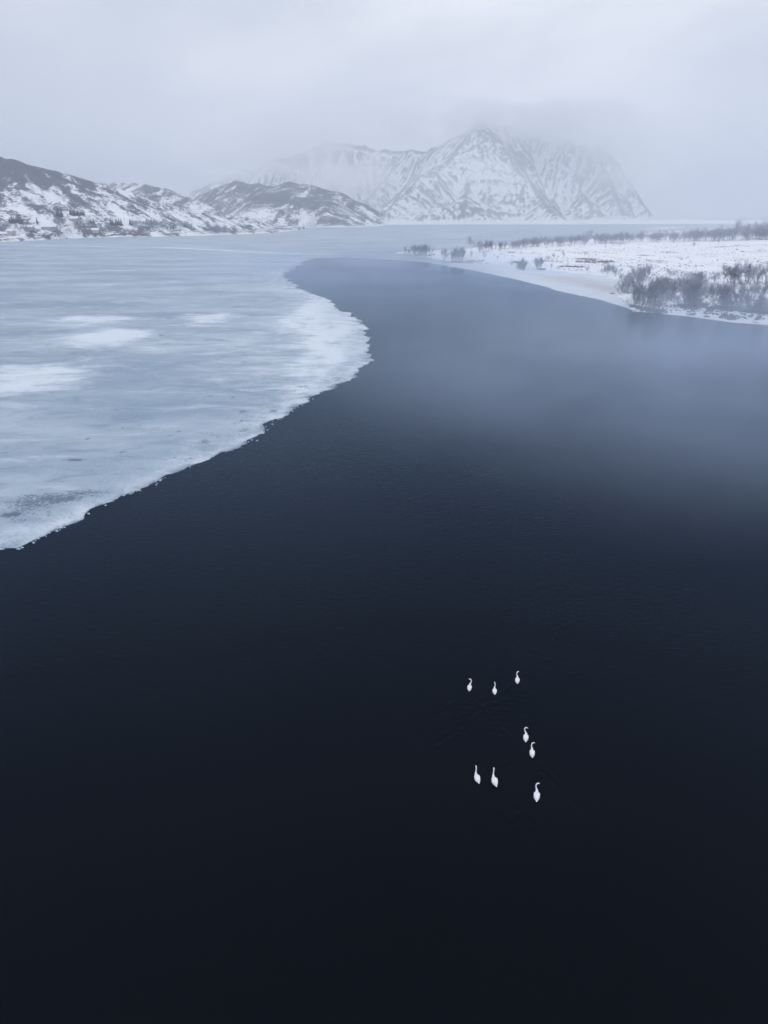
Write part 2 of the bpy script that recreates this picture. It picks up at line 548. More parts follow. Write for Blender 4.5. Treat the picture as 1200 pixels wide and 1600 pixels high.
# ------------------------------------------------------------------ ice
edge_px = [(-260, 1010), (-120, 920), (-40, 868), (0, 860), (30, 857), (62, 841), (130, 812), (172, 784), (222, 765), (262, 744),
           (322, 721), (380, 697), (402, 680), (432, 656), (455, 645), (467, 633), (502, 613), (532, 601), (560, 576),
           (577, 548), (579, 530), (572, 520), (577, 512), (560, 497), (530, 484), (512, 466), (484, 456), (468, 447),
           (458, 436), (456, 424), (476, 414), (482, 407), (500, 404), (540, 403), (600, 406), (660, 410), (700, 417), (760, 426),
           (800, 434), (840, 443), (880, 455), (920, 463), (960, 474), (990, 487), (1040, 490), (1100, 498), (1200, 508),
           (1300, 520), (1500, 545), (1800, 590)]
edge = G(edge_px)
edge_l = fractal_line(edge[:28], 4, 0.06, 3)
edge_r = fractal_line(edge[27:], 2, 0.03, 8)
water_poly = np.vstack([edge_l, edge_r[1:], [(900, -400), (-600, -400)]])

yr = 1.0 / np.concatenate([np.linspace(1 / 48, 1 / 700, 640)[:-1], np.linspace(1 / 700, 1 / 6500, 80)])
ur = np.concatenate([np.linspace(-1.3, -.64, 50)[:-1], np.linspace(-.64, .0, 820)[:-1], np.linspace(0, .65, 260)[:-1], np.linspace(.65, 1.3, 40)])
Y, U = np.meshgrid(yr, ur, indexing='ij'); X = Y * U
coarse_poly = np.vstack([edge, [(900, -400), (-600, -400)]])
D = -signed_fine(coarse_poly, water_poly, X, Y)                       # >0 on the ice
D = D + 0.9 * fbm(X * 0.3, Y * 0.3, 5, 21) * np.clip(Y / 90, 0.5, 4) * smooth(30, 0, np.abs(D))
holes = np.zeros(X.shape); snow = np.zeros(X.shape); dark = np.zeros(X.shape)
def spot(px, py, rx, ry, amp, arr, power=1.0):
    """an oval patch of the lake, given by where its centre and its rims lie on the ice"""
    c = ground(px, py); e = ground(px + rx, py)[0] - c[0]; n = abs(ground(px, py - ry)[1] - ground(px, py + ry)[1]) / 2
    i0, i1 = np.searchsorted(yr, (c[1] - 3.4 * n, c[1] + 3.4 * n))
    us = [(c[0] + q * 3.4 * e) / max(c[1] + w * 3.4 * n, 46.0) for q in (-1, 1) for w in (-1, 1)]
    j0, j1 = np.searchsorted(ur, (min(us), max(us)))
    x, y = X[i0:i1, j0:j1], Y[i0:i1, j0:j1]
    if x.size == 0: return
    q = min(e, n * 2)
    wx_ = x + e * 0.7 * fbm(x / q * .8, y / n * .8, 4, 77, gain=.6); wy_ = y + n * 0.8 * fbm(x / q * .8 + 9, y / n * .8, 4, 78, gain=.6)
    arr[i0:i1, j0:j1] += amp * np.exp(-((((wx_ - c[0]) / e) ** 2 + ((wy_ - c[1]) / n) ** 2) ** power))
for a in [(35, 595, 88, 21, .8, snow, 1.3), (18, 572, 60, 8, .5, snow), (160, 530, 85, 14, .9, snow, 1.3), (200, 521, 60, 8, .7, snow),
          (135, 500, 60, 8, .9, snow, 1.3), (322, 497, 46, 9, .9, snow, 1.2), (250, 545, 70, 7, .45, snow), (95, 577, 90, 9, .3, snow), (60, 606, 60, 7, .35, snow), (110, 512, 30, 3, .5, snow), (180, 560, 60, 4, .4, snow),
          (60, 542, 20, 2, .5, snow), (240, 470, 60, 2.5, .4, snow), (210, 452, 50, 2, .45, snow), (140, 465, 30, 1.5, .5, snow),
          (170, 446, 12, 1.5, .6, snow), (40, 484, 35, 1.2, .5, snow), (260, 440, 30, 2, .4, snow), (80, 465, 12, 1.2, .5, snow),
          (500, 478, 40, 22, .7, snow), (530, 510, 50, 24, .7, snow), (530, 550, 44, 30, .6, snow), (490, 560, 34, 40, .5, snow), (440, 510, 70, 50, .35, snow), (400, 600, 70, 30, .2, snow), (455, 450, 50, 14, .3, snow), (60, 830, 90, 22, .35, snow), (160, 790, 70, 16, .25, snow),
          (470, 605, 26, 9, .3, snow), (480, 417, 14, 2.2, 1.1, snow), (330, 590, 60, 6, .15, snow),
          (110, 550, 120, 12, .30, dark), (40, 520, 60, 12, .2, dark), (240, 530, 40, 6, .35, dark), (20, 640, 60, 5, .2, dark), (240, 610, 80, 6, .15, dark), (60, 430, 90, 6, .2, dark), (350, 470, 60, 5, .2, dark), (252, 523, 18, 2.2, .42, dark), (255, 538, 16, 2, .3, dark),
          (238, 502, 24, 3, .2, dark), (330, 620, 10, 1.4, .5, dark), (364, 621, 7, 1.6, .7, dark), (300, 604, 18, 1.5, .35, dark),
          (118, 719, 15, 2.2, .75, dark), (133, 738, 14, 3, .45, dark), (87, 752, 14, 3, .4, dark), (8, 708, 12, 2, .55, dark),
          (137, 686, 5, 1.5, .75, dark), (193, 707, 8, 2, .45, dark), (210, 670, 24, 2, .4, dark), (215, 653, 16, 1.6, .4, dark),
          (265, 682, 10, 1.8, .45, dark), (280, 675, 5, 2, .5, dark), (380, 644, 7, 2, .6, dark), (427, 642, 5, 1.6, .8, dark),
          (15, 806, 14, 4, .9, dark), (60, 790, 70, 17, .42, dark), (90, 777, 50, 9, .4, dark), (35, 800, 40, 10, .35, dark), (150, 770, 50, 8, .25, dark), (30, 815, 22, 5, .4, dark),
          (320, 692, 16, 3, .3, dark), (30, 680, 20, 1.4, .3, dark), (190, 640, 40, 1.2, .25, dark), (430, 410, 50, 4, .35, dark),
          (470, 420, 36, 5, .4, dark), (460, 432, 10, 3, .5, dark), (180, 590, 40, 3, .2, dark), (360, 600, 14, 1.3, .4, dark)]:
    spot(*a)
# pressure lines of drifted snow across the far ice
for pts, w in (([(-200, 376), (0, 382), (140, 385), (260, 387), (400, 394), (520, 398)], 1.0),
               ([(-200, 408), (0, 406), (120, 403), (260, 404), (330, 402)], 0.55),
               ([(470, 352), (700, 356), (1000, 354)], 0.3)):
    dl, _, _ = line_dist(G(pts), X, Y)
    wd = 9.0 if w > .9 else 3.5
    snow += w * 0.8 * np.exp(-(dl / wd) ** 2)
# old refrozen edge: pale line that runs inside the lobe
dl, _, _ = line_dist(fractal_line(G([(440, 500), (500, 522), (514, 548), (520, 575), (512, 592), (480, 612), (455, 636)]), 3, 0.1, 5), X, Y)
snow += 0.35 * np.exp(-(dl / 1.6) ** 2)
outer = smooth(12, 2, D) * smooth(75, 95, Y) * smooth(220, 150, Y) * (X > -40)
dark += 0.33 * outer * smooth(-.2, .5, fbm(X * .5, Y * .5, 4, 61)) + 0.12 * outer
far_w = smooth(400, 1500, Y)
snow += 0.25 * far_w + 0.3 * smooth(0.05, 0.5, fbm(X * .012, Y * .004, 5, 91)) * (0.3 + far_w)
# shelf of thin ice along the right bank: pale and smooth
shelf = smooth(-60, 60, X - 0.0) * smooth(0.02, 0.12, X / Y) * (Y < 900)
snow += 0.42 * shelf
rim = np.exp(-np.maximum(D, 0) / (0.065 * Y)) * (0.68 + .9 * fbm(X * .22, Y * .22, 5, 34, gain=.65))
dark *= smooth(0.3, 2.5, D)
w_ = (.35 + 1.5 * smooth(-.1, .5, fbm(X * .12, Y * .12, 3, 35))) * np.clip(Y / 90, 1, 3)
thin = np.exp(-(np.maximum(D, 0) / w_) ** 1.3) * (.75 + .5 * fbm(X * .5, Y * .5, 3, 36))
thin += .50 * np.exp(-np.maximum(D, 0) / (.10 * Y)) * smooth(290, 400, Y) * smooth(.12, .02, X / Y) * (.8 + .6 * fbm(X * .03, Y * .012, 4, 37))
Z = -0.35 + 0.41 * smooth(-0.25, 0.35, D)
Z = Z + 0.02 * fbm(X * .8, Y * .8, 4, 31) * smooth(0, 2, D) + 0.03 * rim * smooth(0, 1, D) * fbm(X * 2.5, Y * 2.5, 3, 33)
Z = Z + 0.05 * np.clip(snow, 0, 1) * smooth(0, 3, D)
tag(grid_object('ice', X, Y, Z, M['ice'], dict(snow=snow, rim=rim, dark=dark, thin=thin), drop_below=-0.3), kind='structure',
    label='pale blue sheet of lake ice with snow patches and a ragged edge')
# broken crumbs of ice floating off the edge
rnd = random.Random(12)
co, tr = [], []
for i in range(150):
    j = rnd.randrange(20, len(edge_l) - 40)
    e = edge_l[j]
    if e[1] > 170: continue
    ang = rnd.uniform(0, 6.28); r = abs(rnd.gauss(0, 0.45)) * (e[1] / 80)
    cx, cyy = e[0] + math.cos(ang) * r, e[1] + math.sin(ang) * r
    s = rnd.uniform(.04, .14)
    b0 = len(co); n = rnd.randint(4, 6)
    for zz, k_ in ((-.02, 1.0), (.05 + rnd.uniform(0, .03), .8)):
        for q in range(n):
            a = 6.28 * q / n + rnd.uniform(-.3, .3)
            co.append((cx + math.cos(a) * s * k_ * 1.5, cyy + math.sin(a) * s * k_, zz))
    for q in range(n):
        q2 = (q + 1) % n
        tr += [(b0 + q, b0 + q2, b0 + n + q2), (b0 + q, b0 + n + q2, b0 + n + q)]
        if 0 < q < n - 1: tr.append((b0 + n, b0 + n + q, b0 + n + q2))
crumb = bpy.data.objects.new('ice_crumbs', mesh_np('ice_crumbs', co, tris=tr, mat=M['ice_crumb'], smooth_shade=False))
COL.objects.link(crumb)
tag(crumb, 'small broken crumbs of ice floating along the ragged ice edge', 'ice crumbs', kind='stuff')

# ------------------------------------------------------------------ right bank
shore_px = [(616, 395.5), (640, 399), (664, 402), (690, 407), (720, 411.5), (760, 413), (800, 412), (826, 418), (860, 424), (900, 428),
            (940, 432), (966, 441), (968, 452), (950, 463), (972, 474), (1000, 486), (1040, 490.5), (1100, 498), (1200, 508),
            (1300, 520), (1500, 545)]
back_px = [(1500, 350), (1200, 353), (1100, 359), (1000, 367), (900, 376), (830, 381), (760, 387), (715, 391), (660, 393), (625, 393.5)]
bank = np.vstack([fractal_line(G(shore_px), 2, 0.05, 4), fractal_line(G(back_px), 2, 0.05, 6)])
def bank_height(X, Y):
    d = signed(bank, X, Y)
    d = d + 2.0 * fbm(X * .05, Y * .05, 4, 51) * smooth(-20, 0, -np.abs(d)) 
    h = np.where(d < 0, 0.02 + d * 0.15, 0.06 + 1.1 * smooth(0, 14, d) + 1.6 * smooth(20, 120, d))
    h = h + smooth(2, 12, d) * (0.5 * fbm(X * .04, Y * .04, 4, 52) + 0.18 * fbm(X * .25, Y * .25, 4, 53))
    # ridge of ground that carries the tree belt
    rd, _, _ = line_dist(G([(760, 389), (900, 383), (1050, 377), (1200, 372), (1500, 366)]), X, Y)
    h = h + 1.2 * np.exp(-(rd / 40) ** 2) * smooth(0, 20, d)
    return np.maximum(h, -1.6), d
X, Y = fan(170, 2400, -0.05, 1.3, 420, 640)
Z, D = bank_height(X, Y)
n_small = fbm(X * .22, Y * .10, 5, 55)
n_patch = fbm(X * .03, Y * .02, 4, 56)
rock = 0.14 + 0.38 * smooth(0.0, .5, n_patch) + 0.34 * smooth(.1, .5, n_small)
rock += 0.22 * smooth(0, 2, D) * smooth(14, 3, D) * smooth(-.1, .4, fbm(X * .35, Y * .35, 3, 57))
rock = rock * smooth(0.5, 3, D)
for pts, w, am in (([(800, 409), (822, 415), (838, 417)], 2.5, .35), ([(870, 418), (905, 418.5), (912, 418.5)], 1.6, .4),
                   ([(905, 408), (930, 411), (955, 411)], 5, .3), ([(1100, 392), (1150, 388), (1200, 386)], 7, .22), ([(960, 410), (985, 410)], 2.5, .2)):
    dl, _, _ = line_dist(G(pts), X, Y); rock += am * np.exp(-(dl / w) ** 2)
sand = 0.85 * np.exp(-((X - ground(905, 444)[0]) / 34) ** 2 - ((Y - ground(905, 440)[1]) / 40) ** 2)
dl, _, _ = line_dist(G([(700, 412), (790, 416)]), X, Y); sand += .5 * np.exp(-(dl / 5) ** 2)
c = ground(992, 482); sand += .8 * np.exp(-((X - c[0]) / 5) ** 2 - ((Y - c[1]) / 5) ** 2)
bank_obj = grid_object('terrain', X, Y, Z, M['shore'], dict(rock=rock, sand=sand), drop_below=-0.8)
tag(bank_obj, kind='structure', label='low snow covered bank on the right')

# the tan stained shelf ice inside the little bay
X, Y = fan(225, 520, 0.03, 0.36, 150, 260)
bay = G([(690, 412), (760, 427), (800, 435.5), (840, 445), (880, 456.5), (920, 465), (955, 474), (985, 484), (1000, 488), (1005, 484), (985, 470), (990, 445), (960, 428), (900, 424), (800, 410)])
D = signed(bay, X, Y) + 1.5 * fbm(X * .06, Y * .06, 4, 95)
c = ground(895, 438); c2 = ground(940, 450)
stain = .8 * np.exp(-((X - c[0]) / 22) ** 2 - ((Y - c[1]) / 45) ** 2) + .6 * np.exp(-((X - c2[0]) / 9) ** 2 - ((Y - c2[1]) / 22) ** 2)
stain += .35 * smooth(0, .5, fbm(X * .05, Y * .02, 4, 97))
Z = -0.3 + 0.5 * smooth(-3, 3, D)
tag(grid_object('shelf_ice', X, Y, Z, M['shelf'], dict(rock=np.zeros(X.shape), sand=stain * 0.85), drop_below=-0.25),
    kind='structure', label='smooth pale shelf of shore ice stained tan by sand')

# ------------------------------------------------------------------ hills and mountain
def ridge_field(ridges, X, Y, slope, warp=0.0, seed=0, gully=0.0, gl=60.0, power=1.0):
    best = np.full(X.shape, -1e9); S = np.zeros(X.shape); DD = np.zeros(X.shape)
    Xw = X + warp * fbm(X / 260, Y / 260, 3, seed + 1); Yw = Y + warp * fbm(X / 260 + 5, Y / 260, 3, seed + 2)
    for i, (R, sl) in enumerate(ridges):
        d, z, s = line_dist(R, Xw, Yw)
        g = gully * smooth(0, 90, d) * fbm((s + i * 577) / gl, d / (gl * 5.5) + i * 13, 4, seed + 3, ridged=True)
        h = z - slope * sl * d ** power + g
        m = h > best
        best = np.where(m, h, best); S = np.where(m, s + i * 577, S); DD = np.where(m, d, DD)
    return best, S, DD

def R3(pts):
    return np.array([far(*p) for p in pts])

def slope_of(X, Y, Z):
    gy0, gx0 = np.gradient(Z)
    dx = np.gradient(X, axis=1); dy = np.gradient(Y, axis=0)
    return gx0 / dx, gy0 / dy

# --- far snow mountain
X, Y = np.meshgrid(np.arange(-1500, 1800, 4.6), np.concatenate([np.arange(2480, 2850, 12.0), np.arange(2850, 3900, 5.0), np.arange(3900, 4700, 14)]), indexing='xy')
ridges = [
    (R3([(300, 300, 4200), (380, 268, 4100), (430, 250, 4000), (480, 234, 3950), (522, 222, 3950), (560, 230, 3950), (600, 236, 3950), (640, 236, 3900), (662, 240, 3850), (700, 222, 3780), (726, 210, 3740),
         (748, 190, 3700), (776, 208, 3760), (804, 196, 3860), (832, 211, 3860), (870, 217, 3820), (905, 229, 3780), (936, 235, 3740),
         (956, 246, 3700), (972, 268, 3660), (988, 294, 3620), (1003, 318, 3580), (1020, 340, 3540)]), 1.0),
    (R3([(748, 195, 3700), (716, 234, 3560), (692, 260, 3450), (655, 275, 3340), (626, 305, 3180), (585, 344, 3000)]), 1.05),
    (R3([(748, 195, 3700), (738, 245, 3540), (730, 290, 3340), (722, 335, 3100)]), 1.1),
    (R3([(775, 198, 3760), (802, 242, 3600), (826, 284, 3440), (850, 316, 3250), (872, 342, 3060)]), 1.1),
    (R3([(870, 213, 3820), (880, 248, 3720), (902, 292, 3560), (925, 322, 3380), (950, 345, 3180)]), 1.1),
    (R3([(936, 229, 3740), (944, 262, 3640), (958, 300, 3500), (975, 330, 3360)]), 1.3),
    (R3([(640, 236, 3900), (612, 268, 3760), (584, 300, 3560), (560, 326, 3360)]), 1.1),
    (R3([(522, 222, 3950), (516, 258, 3800), (520, 300, 3600), (540, 330, 3400)]), 1.2),
    (R3([(690, 326, 3120), (720, 318, 3130), (748, 326, 3110), (768, 344, 3060)]), 0.5),
]
H, S, DD = ridge_field(ridges, X, Y, 0.86, warp=14, seed=200, gully=28, gl=42)
rough = fbm(X / 150, Y / 150, 6, 210, ridged=True) * 22 + fbm(X / 48, Y / 48, 5, 211, gain=.6, ridged=True) * 13 - 5
foot = fbm(X / 240, Y / 240, 4, 212) * 8 + 4
H = np.maximum(H + rough - 8, foot) + 0
coast = G([(-700, 351), (200, 350.5), (560, 351.5), (700, 350.5), (860, 350.5), (1020, 350), (1150, 349.5), (1400, 350)])
cy_ = np.interp(X, coast[:, 0], coast[:, 1]) + 60 * fbm(X / 300, Y * 0, 4, 213)
inland = Y - cy_
H = np.where(inland > 0, np.minimum(H, 1.0 + inland * 0.55) * smooth(0, 60, inland) + 1.2 * smooth(0, 8, inland) - 0.0, -1.5)
H = np.where((X > 1350), np.minimum(H, 9 + 3 * fbm(X / 100, Y / 60, 4, 214)), H)
gxx, gyy = slope_of(X, Y, H)
sl = np.hypot(gxx, gyy)
def blur(A, n):
    for ax in (0, 1):
        C = np.cumsum(np.concatenate([np.repeat(A.take([0], ax), n + 1, ax), A, np.repeat(A.take([-1], ax), n, ax)], ax), ax)
        m_ = A.shape[ax]
        A = (C.take(range(2 * n + 1, 2 * n + 1 + m_), ax) - C.take(range(0, m_), ax)) / (2 * n + 1)
    return A
convex = H - blur(H, 4)
convex2 = H - blur(H, 11)
streak = fbm(S / 18 + .2 * fbm(X / 60, Y / 60, 3, 9), DD / 210, 5, 220, gain=.62)
broad = fbm(S / 110, DD / 320, 3, 221)
rock = 0.23 + 0.22 * smooth(.5, 1.2, sl) + 0.12 * np.clip(H - blur(H, 2), -2.2, 2.2) + 0.05 * np.clip(convex, -5, 4) + 0.010 * np.clip(convex2, -14, 7)
rock += 0.42 * streak + 0.40 * fbm(S / 7, DD / 110, 4, 225, gain=.65) + 0.62 * broad + 0.42 * fbm(X / 30, Y / 42, 5, 226, gain=.7) + 0.06 * smooth(200, 420, H)
# the darker steep north-east faces and the low dark knoll at the foot
c = far(800, 270, 3500); rock += .28 * np.exp(-((X - c[0] - (3500 - Y) * .25) / 70) ** 2 - ((Y - 3480) / 240) ** 2)
c = far(945, 280, 3600); rock += .42 * np.exp(-((X - c[0]) / 130) ** 2 - ((Y - 3620) / 260) ** 2)
c = far(742, 330, 3110); rock += .4 * np.exp(-((X - c[0]) / 75) ** 2 - ((Y - c[1]) / 60) ** 2)
rock += .34 * smooth(-60, -220, X) * smooth(200, 300, H)
rock -= .25 * smooth(30, 5, H) + .5 * smooth(25, 5, inland)
mt = grid_object('mountain', X, Y, H, M['mountain'], dict(rock=rock), drop_below=-1.0)
tag(mt, kind='structure', label='steep snowy mountain with dark rock gullies')

# --- the dark twin hills
def hill(name, ridge_pts, coast_px, x0, x1, y0, y1, step, slope, seed, dark_fn, label, gully=8, gl=34, rough_k=1.0, extra=None):
    X, Y = np.meshgrid(np.arange(x0, x1, step), np.arange(y0, y1, step * 1.15), indexing='xy')
    H, S, DD = ridge_field([(R3(r), s) for r, s in ridge_pts], X, Y, slope, warp=14, seed=seed, gully=gully, gl=gl)
    H = H + rough_k * (fbm(X / 70, Y / 70, 6, seed + 10, ridged=True) * 7 - 3 + fbm(X / 20, Y / 20, 4, seed + 11) * 3.2)
    H = np.maximum(H, 3.0 + 2.5 * fbm(X / 60, Y / 60, 4, seed + 12))
    cs = G(coast_px)
    cy0 = np.interp(X, cs[:, 0], cs[:, 1], left=cs[0, 1], right=99999) + 14 * fbm(X / 70, X * 0, 4, seed + 13)
    inland = Y - cy0
    H = np.where(inland > 0, np.minimum(H, 0.4 + inland * 0.30 + 0.0) , -1.5) * 1.0
    H = np.where((inland > 0), H * smooth(0, 26, inland) + .35, -1.5)
    gxx, gyy = slope_of(X, Y, H)
    sl = np.hypot(gxx, gyy)
    st = fbm(S / 16 + .5 * fbm(X / 30, Y / 30, 3, seed + 14), DD / 90, 5, seed + 15)
    br = fbm(X / 55, Y / 90, 4, seed + 16)
    rock = dark_fn(X, Y, H, sl, st, br, DD, inland)
    o = grid_object(name, X, Y, H, M['hill'], dict(rock=rock), drop_below=-1.0)
    tag(o, kind='structure', label=label)
    return X, Y, H

def dark_twin(X, Y, H, sl, st, br, DD, inland):
    return 0.47 + .30 * smooth(25, 80, H) + .8 * st + .35 * br - .6 * smooth(20, 4, inland)
hill('hill', [([(285, 320, 2700), (330, 296, 2650), (370, 283, 2620), (402, 287, 2600), (430, 293, 2560)], 1.0),
              ([(430, 293, 2560), (448, 284, 2480), (467, 278, 2440), (492, 286, 2430), (520, 299, 2420), (550, 318, 2400), (575, 338, 2380), (590, 350, 2370)], 1.0),
              ([(467, 278, 2440), (455, 310, 2340), (440, 335, 2240)], 1.0), ([(492, 286, 2430), (505, 312, 2330), (515, 338, 2240)], 1.0),
              ([(370, 283, 2620), (355, 315, 2480), (345, 335, 2350)], 1.0)],
     [(150, 356), (300, 355), (420, 355.5), (500, 355), (560, 354.5), (600, 353)], -1250, 40, 1800, 2900, 4.2, .42, 300, dark_twin,
     'pair of low dark rocky hills streaked with snow')

def dark_faint(X, Y, H, sl, st, br, DD, inland):
    return 0.42 + .15 * smooth(25, 80, H) + .7 * st + .5 * br - .5 * smooth(20, 4, inland)
hill('hill.001', [([(40, 300, 2150), (120, 293, 2100), (170, 287, 2080), (215, 287, 2050), (262, 296, 2020), (300, 311, 2000), (345, 330, 1980), (400, 346, 1950), (430, 354, 1930)], 1.0)],
     [(-200, 366), (200, 362), (350, 359), (440, 358.5), (455, 357)], -1500, -190, 1500, 2250, 4.2, .34, 400, dark_faint,
     'pale snow streaked hill behind the left shore')

def dark_left(X, Y, H, sl, st, br, DD, inland):
    u = X / Y
    top = np.exp(-((X + 640) / 110) ** 2) * smooth(62, 88, H)
    diag = fbm((X + .8 * Y) / 34, (Y - .8 * X) / 110, 5, 555)
    return 0.47 + .42 * top + .95 * diag + .45 * fbm((X + .5 * Y) / 11, (Y - .5 * X) / 30, 4, 556) + .30 * br + .14 * smooth(40, 100, H) - .3 * smooth(26, 4, inland)
left_px = [(-400, 392), (-200, 384), (0, 378.5), (60, 375.5), (100, 373), (160, 371), (240, 370), (300, 368.5), (380, 366), (430, 364), (455, 361), (474, 358)]
XL, YL, HL = hill('hill.002', [([(-420, 150, 1500), (-200, 190, 1450), (-60, 226, 1420), (0, 245, 1400), (32, 253, 1390), (60, 264, 1380), (84, 281, 1380), (112, 289, 1390), (150, 297, 1410),
              (192, 308, 1440), (240, 323, 1480), (300, 333, 1560), (360, 343, 1640), (420, 351.5, 1760), (452, 355, 1840)], 1.0),
              ([(0, 245, 1400), (20, 280, 1300), (40, 315, 1200)], .9), ([(112, 289, 1390), (140, 320, 1300), (150, 340, 1220)], .9),
              ([(240, 323, 1480), (262, 340, 1400)], .9), ([(-200, 190, 1450), (-140, 270, 1250)], .9)],
     left_px, -1500, -190, 840, 1950, 3.0, .30, 500, dark_left, 'long hill of dark scrub and snow above the left shore', gully=5, gl=26, rough_k=.9)

def height_left(x, y):
    j = int(np.clip(np.searchsorted(XL[0], x), 0, XL.shape[1] - 1)); i = int(np.clip(np.searchsorted(YL[:, 0], y), 0, XL.shape[0] - 1))
    return float(HL[i, j])

# --- low skerry at far right and snow strips beyond the bank
X, Y = np.meshgrid(np.arange(350, 2300, 6.0), np.arange(1350, 2000, 7.0), indexing='xy')
sk = G([(1000, 358), (1080, 356), (1200, 356.5), (1500, 357), (1500, 350.5), (1200, 351), (1100, 352.5), (1040, 355)])
D = signed(sk, X, Y) + 20 * fbm(X / 80, Y / 80, 4, 601)
H = np.where(D < 0, -1.2, .4 + 7 * smooth(0, 90, D) + smooth(0, 30, D) * 2.5 * fbm(X / 50, Y / 40, 5, 602) + smooth(500, 1100, X) * 14 * smooth(0, 160, D))
rock = .26 + .55 * fbm(X / 40, Y / 30, 5, 603)
tag(grid_object('hill.003', X, Y, H, M['hill'], dict(rock=rock), drop_below=-1.0), kind='structure',
    label='low snowy spit with dark patches behind the right bank')

# ------------------------------------------------------------------ trees
def tube(co, tr, p, q, r0, r1, n=3):
    p, q = Vector(p), Vector(q)
    d = (q - p)
    if d.length < 1e-5: return
    d.normalize()
    a = d.orthogonal().normalized(); b = d.cross(a)
    s = len(co)
    for c_, r in ((p, r0), (q, r1)):
        for i in range(n):
            t = 2 * math.pi * i / n
            v = c_ + (a * math.cos(t) + b * math.sin(t)) * r
            co.append((v.x, v.y, v.z))
    for i in range(n):
        j = (i + 1) % n
        tr.append((s + i, s + j, s + n + j)); tr.append((s + i, s + n + j, s + n + i))

def birch_meshes(seed, h=7.0, stems=4, spread=0.35, dense=1.0, twig=0.02):
    rnd = random.Random(seed)
    tc, tt, cc, ct = [], [], [], []
    def grow(p, d, length, r, level):
        steps = 3 if level < 2 else 2
        pts = [p]
        for i in range(steps):
            d = (d + Vector((rnd.gauss(0, .12), rnd.gauss(0, .12), rnd.uniform(0, .10)))).normalized()
            p2 = p + d * (length / steps)
            r2 = r * (1 - .28 * (i + 1) / steps) if level else r * (1 - .6 * (i + 1) / steps)
            if level <= 1: tube(tc, tt, p, p2, r, r2, 5 if level == 0 else 3)
            else: tube(cc, ct, p, p2, r * .8, r2 * .55, 3)
            p = p2; r = r2; pts.append(p2)
            if level < 3:
                nb = {0: 3, 1: 4, 2: 3}[level]
                nb = max(1, int(round(nb * dense * rnd.uniform(.7, 1.3))))
                for _ in range(nb):
                    if level == 0 and i == 0 and rnd.random() < .6: continue
                    ax = Vector((rnd.gauss(0, 1), rnd.gauss(0, 1), rnd.uniform(-.1, .5))).normalized()
                    nd = (d * .9 + ax * rnd.uniform(.35, .65)).normalized()
                    nl = length * {0: rnd.uniform(.35, .55), 1: rnd.uniform(.4, .6), 2: rnd.uniform(.45, .7)}[level]
                    grow(p, nd, nl, max(twig, r * .5), level + 1)
    for s in range(stems):
        a = rnd.uniform(0, 6.28); off = rnd.uniform(0, .5) if stems > 1 else 0
        base = Vector((math.cos(a) * off, math.sin(a) * off, -.25))
        d = Vector((math.cos(a) * spread * rnd.random(), math.sin(a) * spread * rnd.random(), 1)).normalized()
        hh = h * rnd.uniform(.72, 1.0)
        grow(base, d, hh * .8, .018 * h * rnd.uniform(.6, 1.0) / math.sqrt(stems) + .02, 0)
    trunk = mesh_np('trunk', tc, tris=tt, mat=M['bark'])
    crown = mesh_np('crown', cc, tris=ct, mat=M['birch'])
    return trunk, crown, (tc, tt, cc, ct)

PROTO = [birch_meshes(1, 7.5, 1, .2, 1.0, .026), birch_meshes(2, 7.0, 3, .4, .85, .026), birch_meshes(3, 6.2, 5, .5, .7, .024),
         birch_meshes(4, 8.2, 2, .3, .95, .028), birch_meshes(5, 5.0, 6, .7, .65, .022), birch_meshes(6, 6.8, 4, .35, .75, .026)]
BUSH = [birch_meshes(11, 2.6, 7, .9, .55, .018), birch_meshes(12, 2.0, 8, 1.1, .5, .016)]
def joined(pr, name, scale=1.0):
    tc, tt, cc, ct = pr[2]
    co = tc + cc; off = len(tc)
    return mesh_np(name, co, tris=tt + [tuple(i + off for i in t) for t in ct], mat=M['birch'])
PROTO_ONE = [joined(p, 'bare_birch') for p in PROTO]
BUSH_ONE = [joined(p, 'bare_shrub') for p in BUSH]

def link(name, data, loc=(0, 0, 0), rz=0, sc=1.0, parent=None):
    o = bpy.data.objects.new(name, data)
    o.location = loc; o.rotation_euler = (0, 0, rz)
    o.scale = sc if hasattr(sc, '__len__') else (sc, sc, sc)
    COL.objects.link(o)
    if parent: o.parent = parent
    return o

ORD = ['', 'second', 'third', 'fourth', 'fifth', 'sixth', 'seventh', 'eighth', 'ninth', 'tenth', 'eleventh', 'twelfth', 'thirteenth', 'fourteenth',
       'fifteenth', 'sixteenth', 'seventeenth', 'eighteenth', 'nineteenth', 'twentieth']
def tell_apart(objs, noun, where):
    """label the members of one clump from its left end and its right end inwards"""
    objs = sorted(objs, key=lambda o: o.location.x / o.location.y)
    n = len(objs)
    for i, o in enumerate(objs):
        if n == 1: o['label'] = '%s %s' % (noun, where); continue
        k_, side = (i, 'left') if i < (n + 1) // 2 else (n - 1 - i, 'right')
        o['label'] = ('%s at the %s end of %s' % (noun, side, where)) if k_ == 0 else '%s %s from the %s of %s' % (ORD[k_], noun, side, where)

trnd = random.Random(77)
def bank_z(x, y):
    z, d = bank_height(np.array([x]), np.array([y]))
    return float(z[0])

